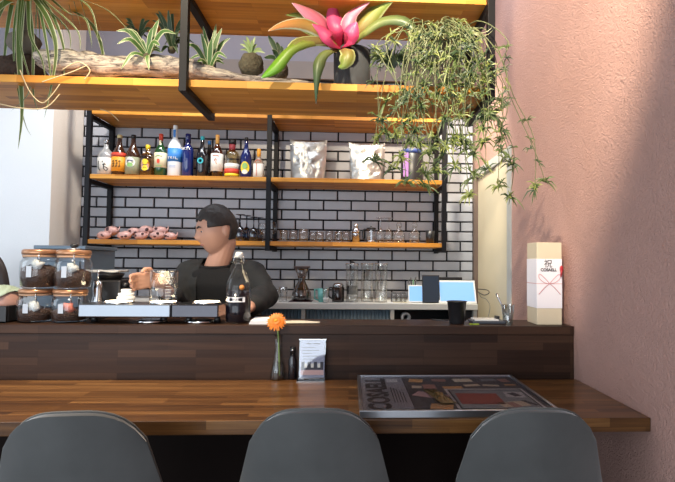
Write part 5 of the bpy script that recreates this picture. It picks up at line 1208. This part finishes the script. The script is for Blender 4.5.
bo = body.build('body', mat('skin', (.50, .27, .19), .5, 0, .06, 25), per)
rm = bo.modifiers.new('remesh', 'REMESH'); rm.mode = 'VOXEL'; rm.voxel_size = .0045; rm.use_smooth_shade = True
sm = bo.modifiers.new('smooth', 'SMOOTH'); sm.factor = .5; sm.iterations = 3
# face details
for s in (-1, 1):
    d = V((s*.30, -.90, .035)).normalized(); p = head_pt(d); fwd = RH @ V((0, -1, 0))
    e_ = MB().ball(p-fwd*.007, .0100, 14).build('eye', mat('eye_white', (.75, .72, .70), .2), per)
    MB().ball(p+fwd*.0010, .0048, 10, sc=(1, 1, 1)).build('iris', mat('dark_iris', (.02, .012, .01), .15), e_)
    mb = MB(); mb.tube([head_pt(V((s*x, -math.sqrt(max(0, 1-x*x-z*z)), z)), .015) for x, z in ((.12, .19), (.26, .235), (.42, .20))], [.004, .0045, .0025], 6); mb.build('eyebrow', M_blk, per)
mb = MB(); mb.tube([head_pt(V((x, -math.sqrt(1-x*x-z*z), z)), .006) for x, z in ((-.20, -.50), (-.08, -.485), (0, -.495), (.08, -.485), (.20, -.50))], [.0025, .0045, .004, .0045, .0025], 8); mb.build('lips', mat('lip', (.38, .15, .13), .45), per)
def hairoff(d): return .085+.03*mnoise.noise(d*5)+.012*mnoise.noise(V((d.x*22, d.y*22, d.z*3)))
def hairkeep(d):
    x, y, z = d
    if y < 0:
        lim = .40+.10*mnoise.noise(V((x*7, 0, 3))) if abs(x) < .62 else .10
    else: lim = .12 if y < .25 else -.42
    if y >= -.30 and y < .25 and abs(x) > .6: lim = .10
    return z > lim
hv, hf = headmesh(None, hairoff, keep=hairkeep)
mb = MB().add(hv, hf); used = sorted({i for f in mb.f for i in f}); mp_ = {k: i for i, k in enumerate(used)}; mb.v = [mb.v[k] for k in used]; mb.f = [[mp_[i] for i in f] for f in mb.f]
ho = mb.build('hair', mat('black_hair', (.018, .014, .013), .55, 0, .4, 60, .4), per); sd = ho.modifiers.new('s', 'SOLIDIFY'); sd.thickness = .018; sd.offset = -1
sb = ho.modifiers.new('b', 'SUBSURF'); sb.levels = 1; sb.render_levels = 1
# T-shirt, overshirt, trousers, shoes
sh = MB()
loft(sh, [(TX, TY+.03, hipz-.02, .180, .125), (TX, TY+.03, hipz+.12, .158, .115), (TX, TY+.01, 1.05, .172, .122), (TX, TY, SL.z-.05, .190, .120), ((TX+neckb.x)/2, TY-.002, SL.z+.015, .150, .098), (neckb.x, 2.597, neckb.z-.012, .088, .078)])
so = sh.build('t_shirt', mat('black_cotton', (.004, .004, .005), .85, 0, .2, 30, .2), per)
rm = so.modifiers.new('r', 'REMESH'); rm.mode = 'VOXEL'; rm.voxel_size = .008; rm.use_smooth_shade = True; s_ = so.modifiers.new('s', 'SMOOTH'); s_.iterations = 4
mb = MB(); mb.tube([V((neckb.x+.072*math.cos(a), 2.585+.068*math.sin(a), neckb.z-.004-.010*math.sin(-a))) for a in [2*PI*i/28 for i in range(29)]], .008, 8); mb.build('collar', mat('black_cotton', (0, 0, 0)), per)
ov = MB()
loft(ov, [(TX, TY+.035, hipz-.10, .20, .15), (TX, TY+.03, hipz+.12, .186, .145), (TX, TY+.02, 1.05, .198, .145), (TX, TY+.012, SL.z-.05, .212, .140), ((TX+neckb.x)/2, TY+.012, SL.z+.018, .165, .108), (neckb.x, 2.615, neckb.z+.006, .092, .088)])
for s_, S_ in ((-1, SL), (1, SR)): capsule(ov, [neckb+V((s_*.060, .028, -.002)), S_+V((s_*-.035, .01, .022)), S_+V((0, 0, .006))], [.042, .056, .068])
capsule(ov, [SL+V((.004, 0, .004)), EL+V((0, 0, 0)), EL.lerp(WL, .42)], [.073, .066, .056]); capsule(ov, [SR, ER+V((.012, 0, 0)), ER.lerp(WR, .80)], [.076, .068, .052])
# bake: voxel remesh then open the front
tmp = ov.build('overshirt', mat('charcoal_cloth', (.018, .019, .020), .85, 0, .3, 22, .3), per)
r_ = tmp.modifiers.new('r', 'REMESH'); r_.mode = 'VOXEL'; r_.voxel_size = .009; r_.use_smooth_shade = True
dsp = bpy.data.textures.new('folds', 'CLOUDS'); dsp.noise_scale = .07
q_ = tmp.modifiers.new('d', 'DISPLACE'); q_.texture = dsp; q_.strength = .022; q_.mid_level = .5
q_ = tmp.modifiers.new('s', 'SMOOTH'); q_.iterations = 3
dg = bpy.context.evaluated_depsgraph_get(); me2 = bpy.data.meshes.new_from_object(tmp.evaluated_get(dg))
bm = bmesh.new(); bm.from_mesh(me2); org = worg(per)
dele = []
for f in bm.faces:
    p = f.calc_center_median()+org
    if p.y < TY-.02 and p.y > TY-.19 and abs(p.x-(TX-.022)) < .075+.03*max(0, 1-abs(p.z-1.1)*3)*0 and p.z > .75: dele.append(f)
    elif p.z > neckb.z+.034 or (p.z > neckb.z-.012 and (p-V((neckb.x, 2.585, p.z))).length < .070): dele.append(f)
bmesh.ops.delete(bm, geom=dele, context='FACES'); bm.to_mesh(me2); bm.free(); me2.name = 'overshirt'
for p in me2.polygons: p.use_smooth = True
tmp.modifiers.clear(); old = tmp.data; tmp.data = me2; bpy.data.meshes.remove(old)
sd = tmp.modifiers.new('s', 'SOLIDIFY'); sd.thickness = .004
tr = MB(); loft(tr, [(TX, TY+.03, hipz-.13, .16, .12), (TX, TY+.03, hipz-.02, .172, .118), (TX, TY+.03, hipz+.03, .168, .115)])
for s in (-1, 1): capsule(tr, [V((TX+s*.085, TY+.03, hipz-.05)), V((TX+s*.09, TY, .44)), V((TX+s*.09, TY+.02, .11))], [.100, .072, .058])
to = tr.build('trousers', mat('dark_denim', (.02, .022, .03), .85), per); r_ = to.modifiers.new('r', 'REMESH'); r_.mode = 'VOXEL'; r_.voxel_size = .01; r_.use_smooth_shade = True
for s in (-1, 1):
    mb = MB(); mb.ball((TX+s*.095, TY-.04, .045), .05, 14, sc=(.95, 2.2, .88)); mb.build('shoe', M_blk, per)
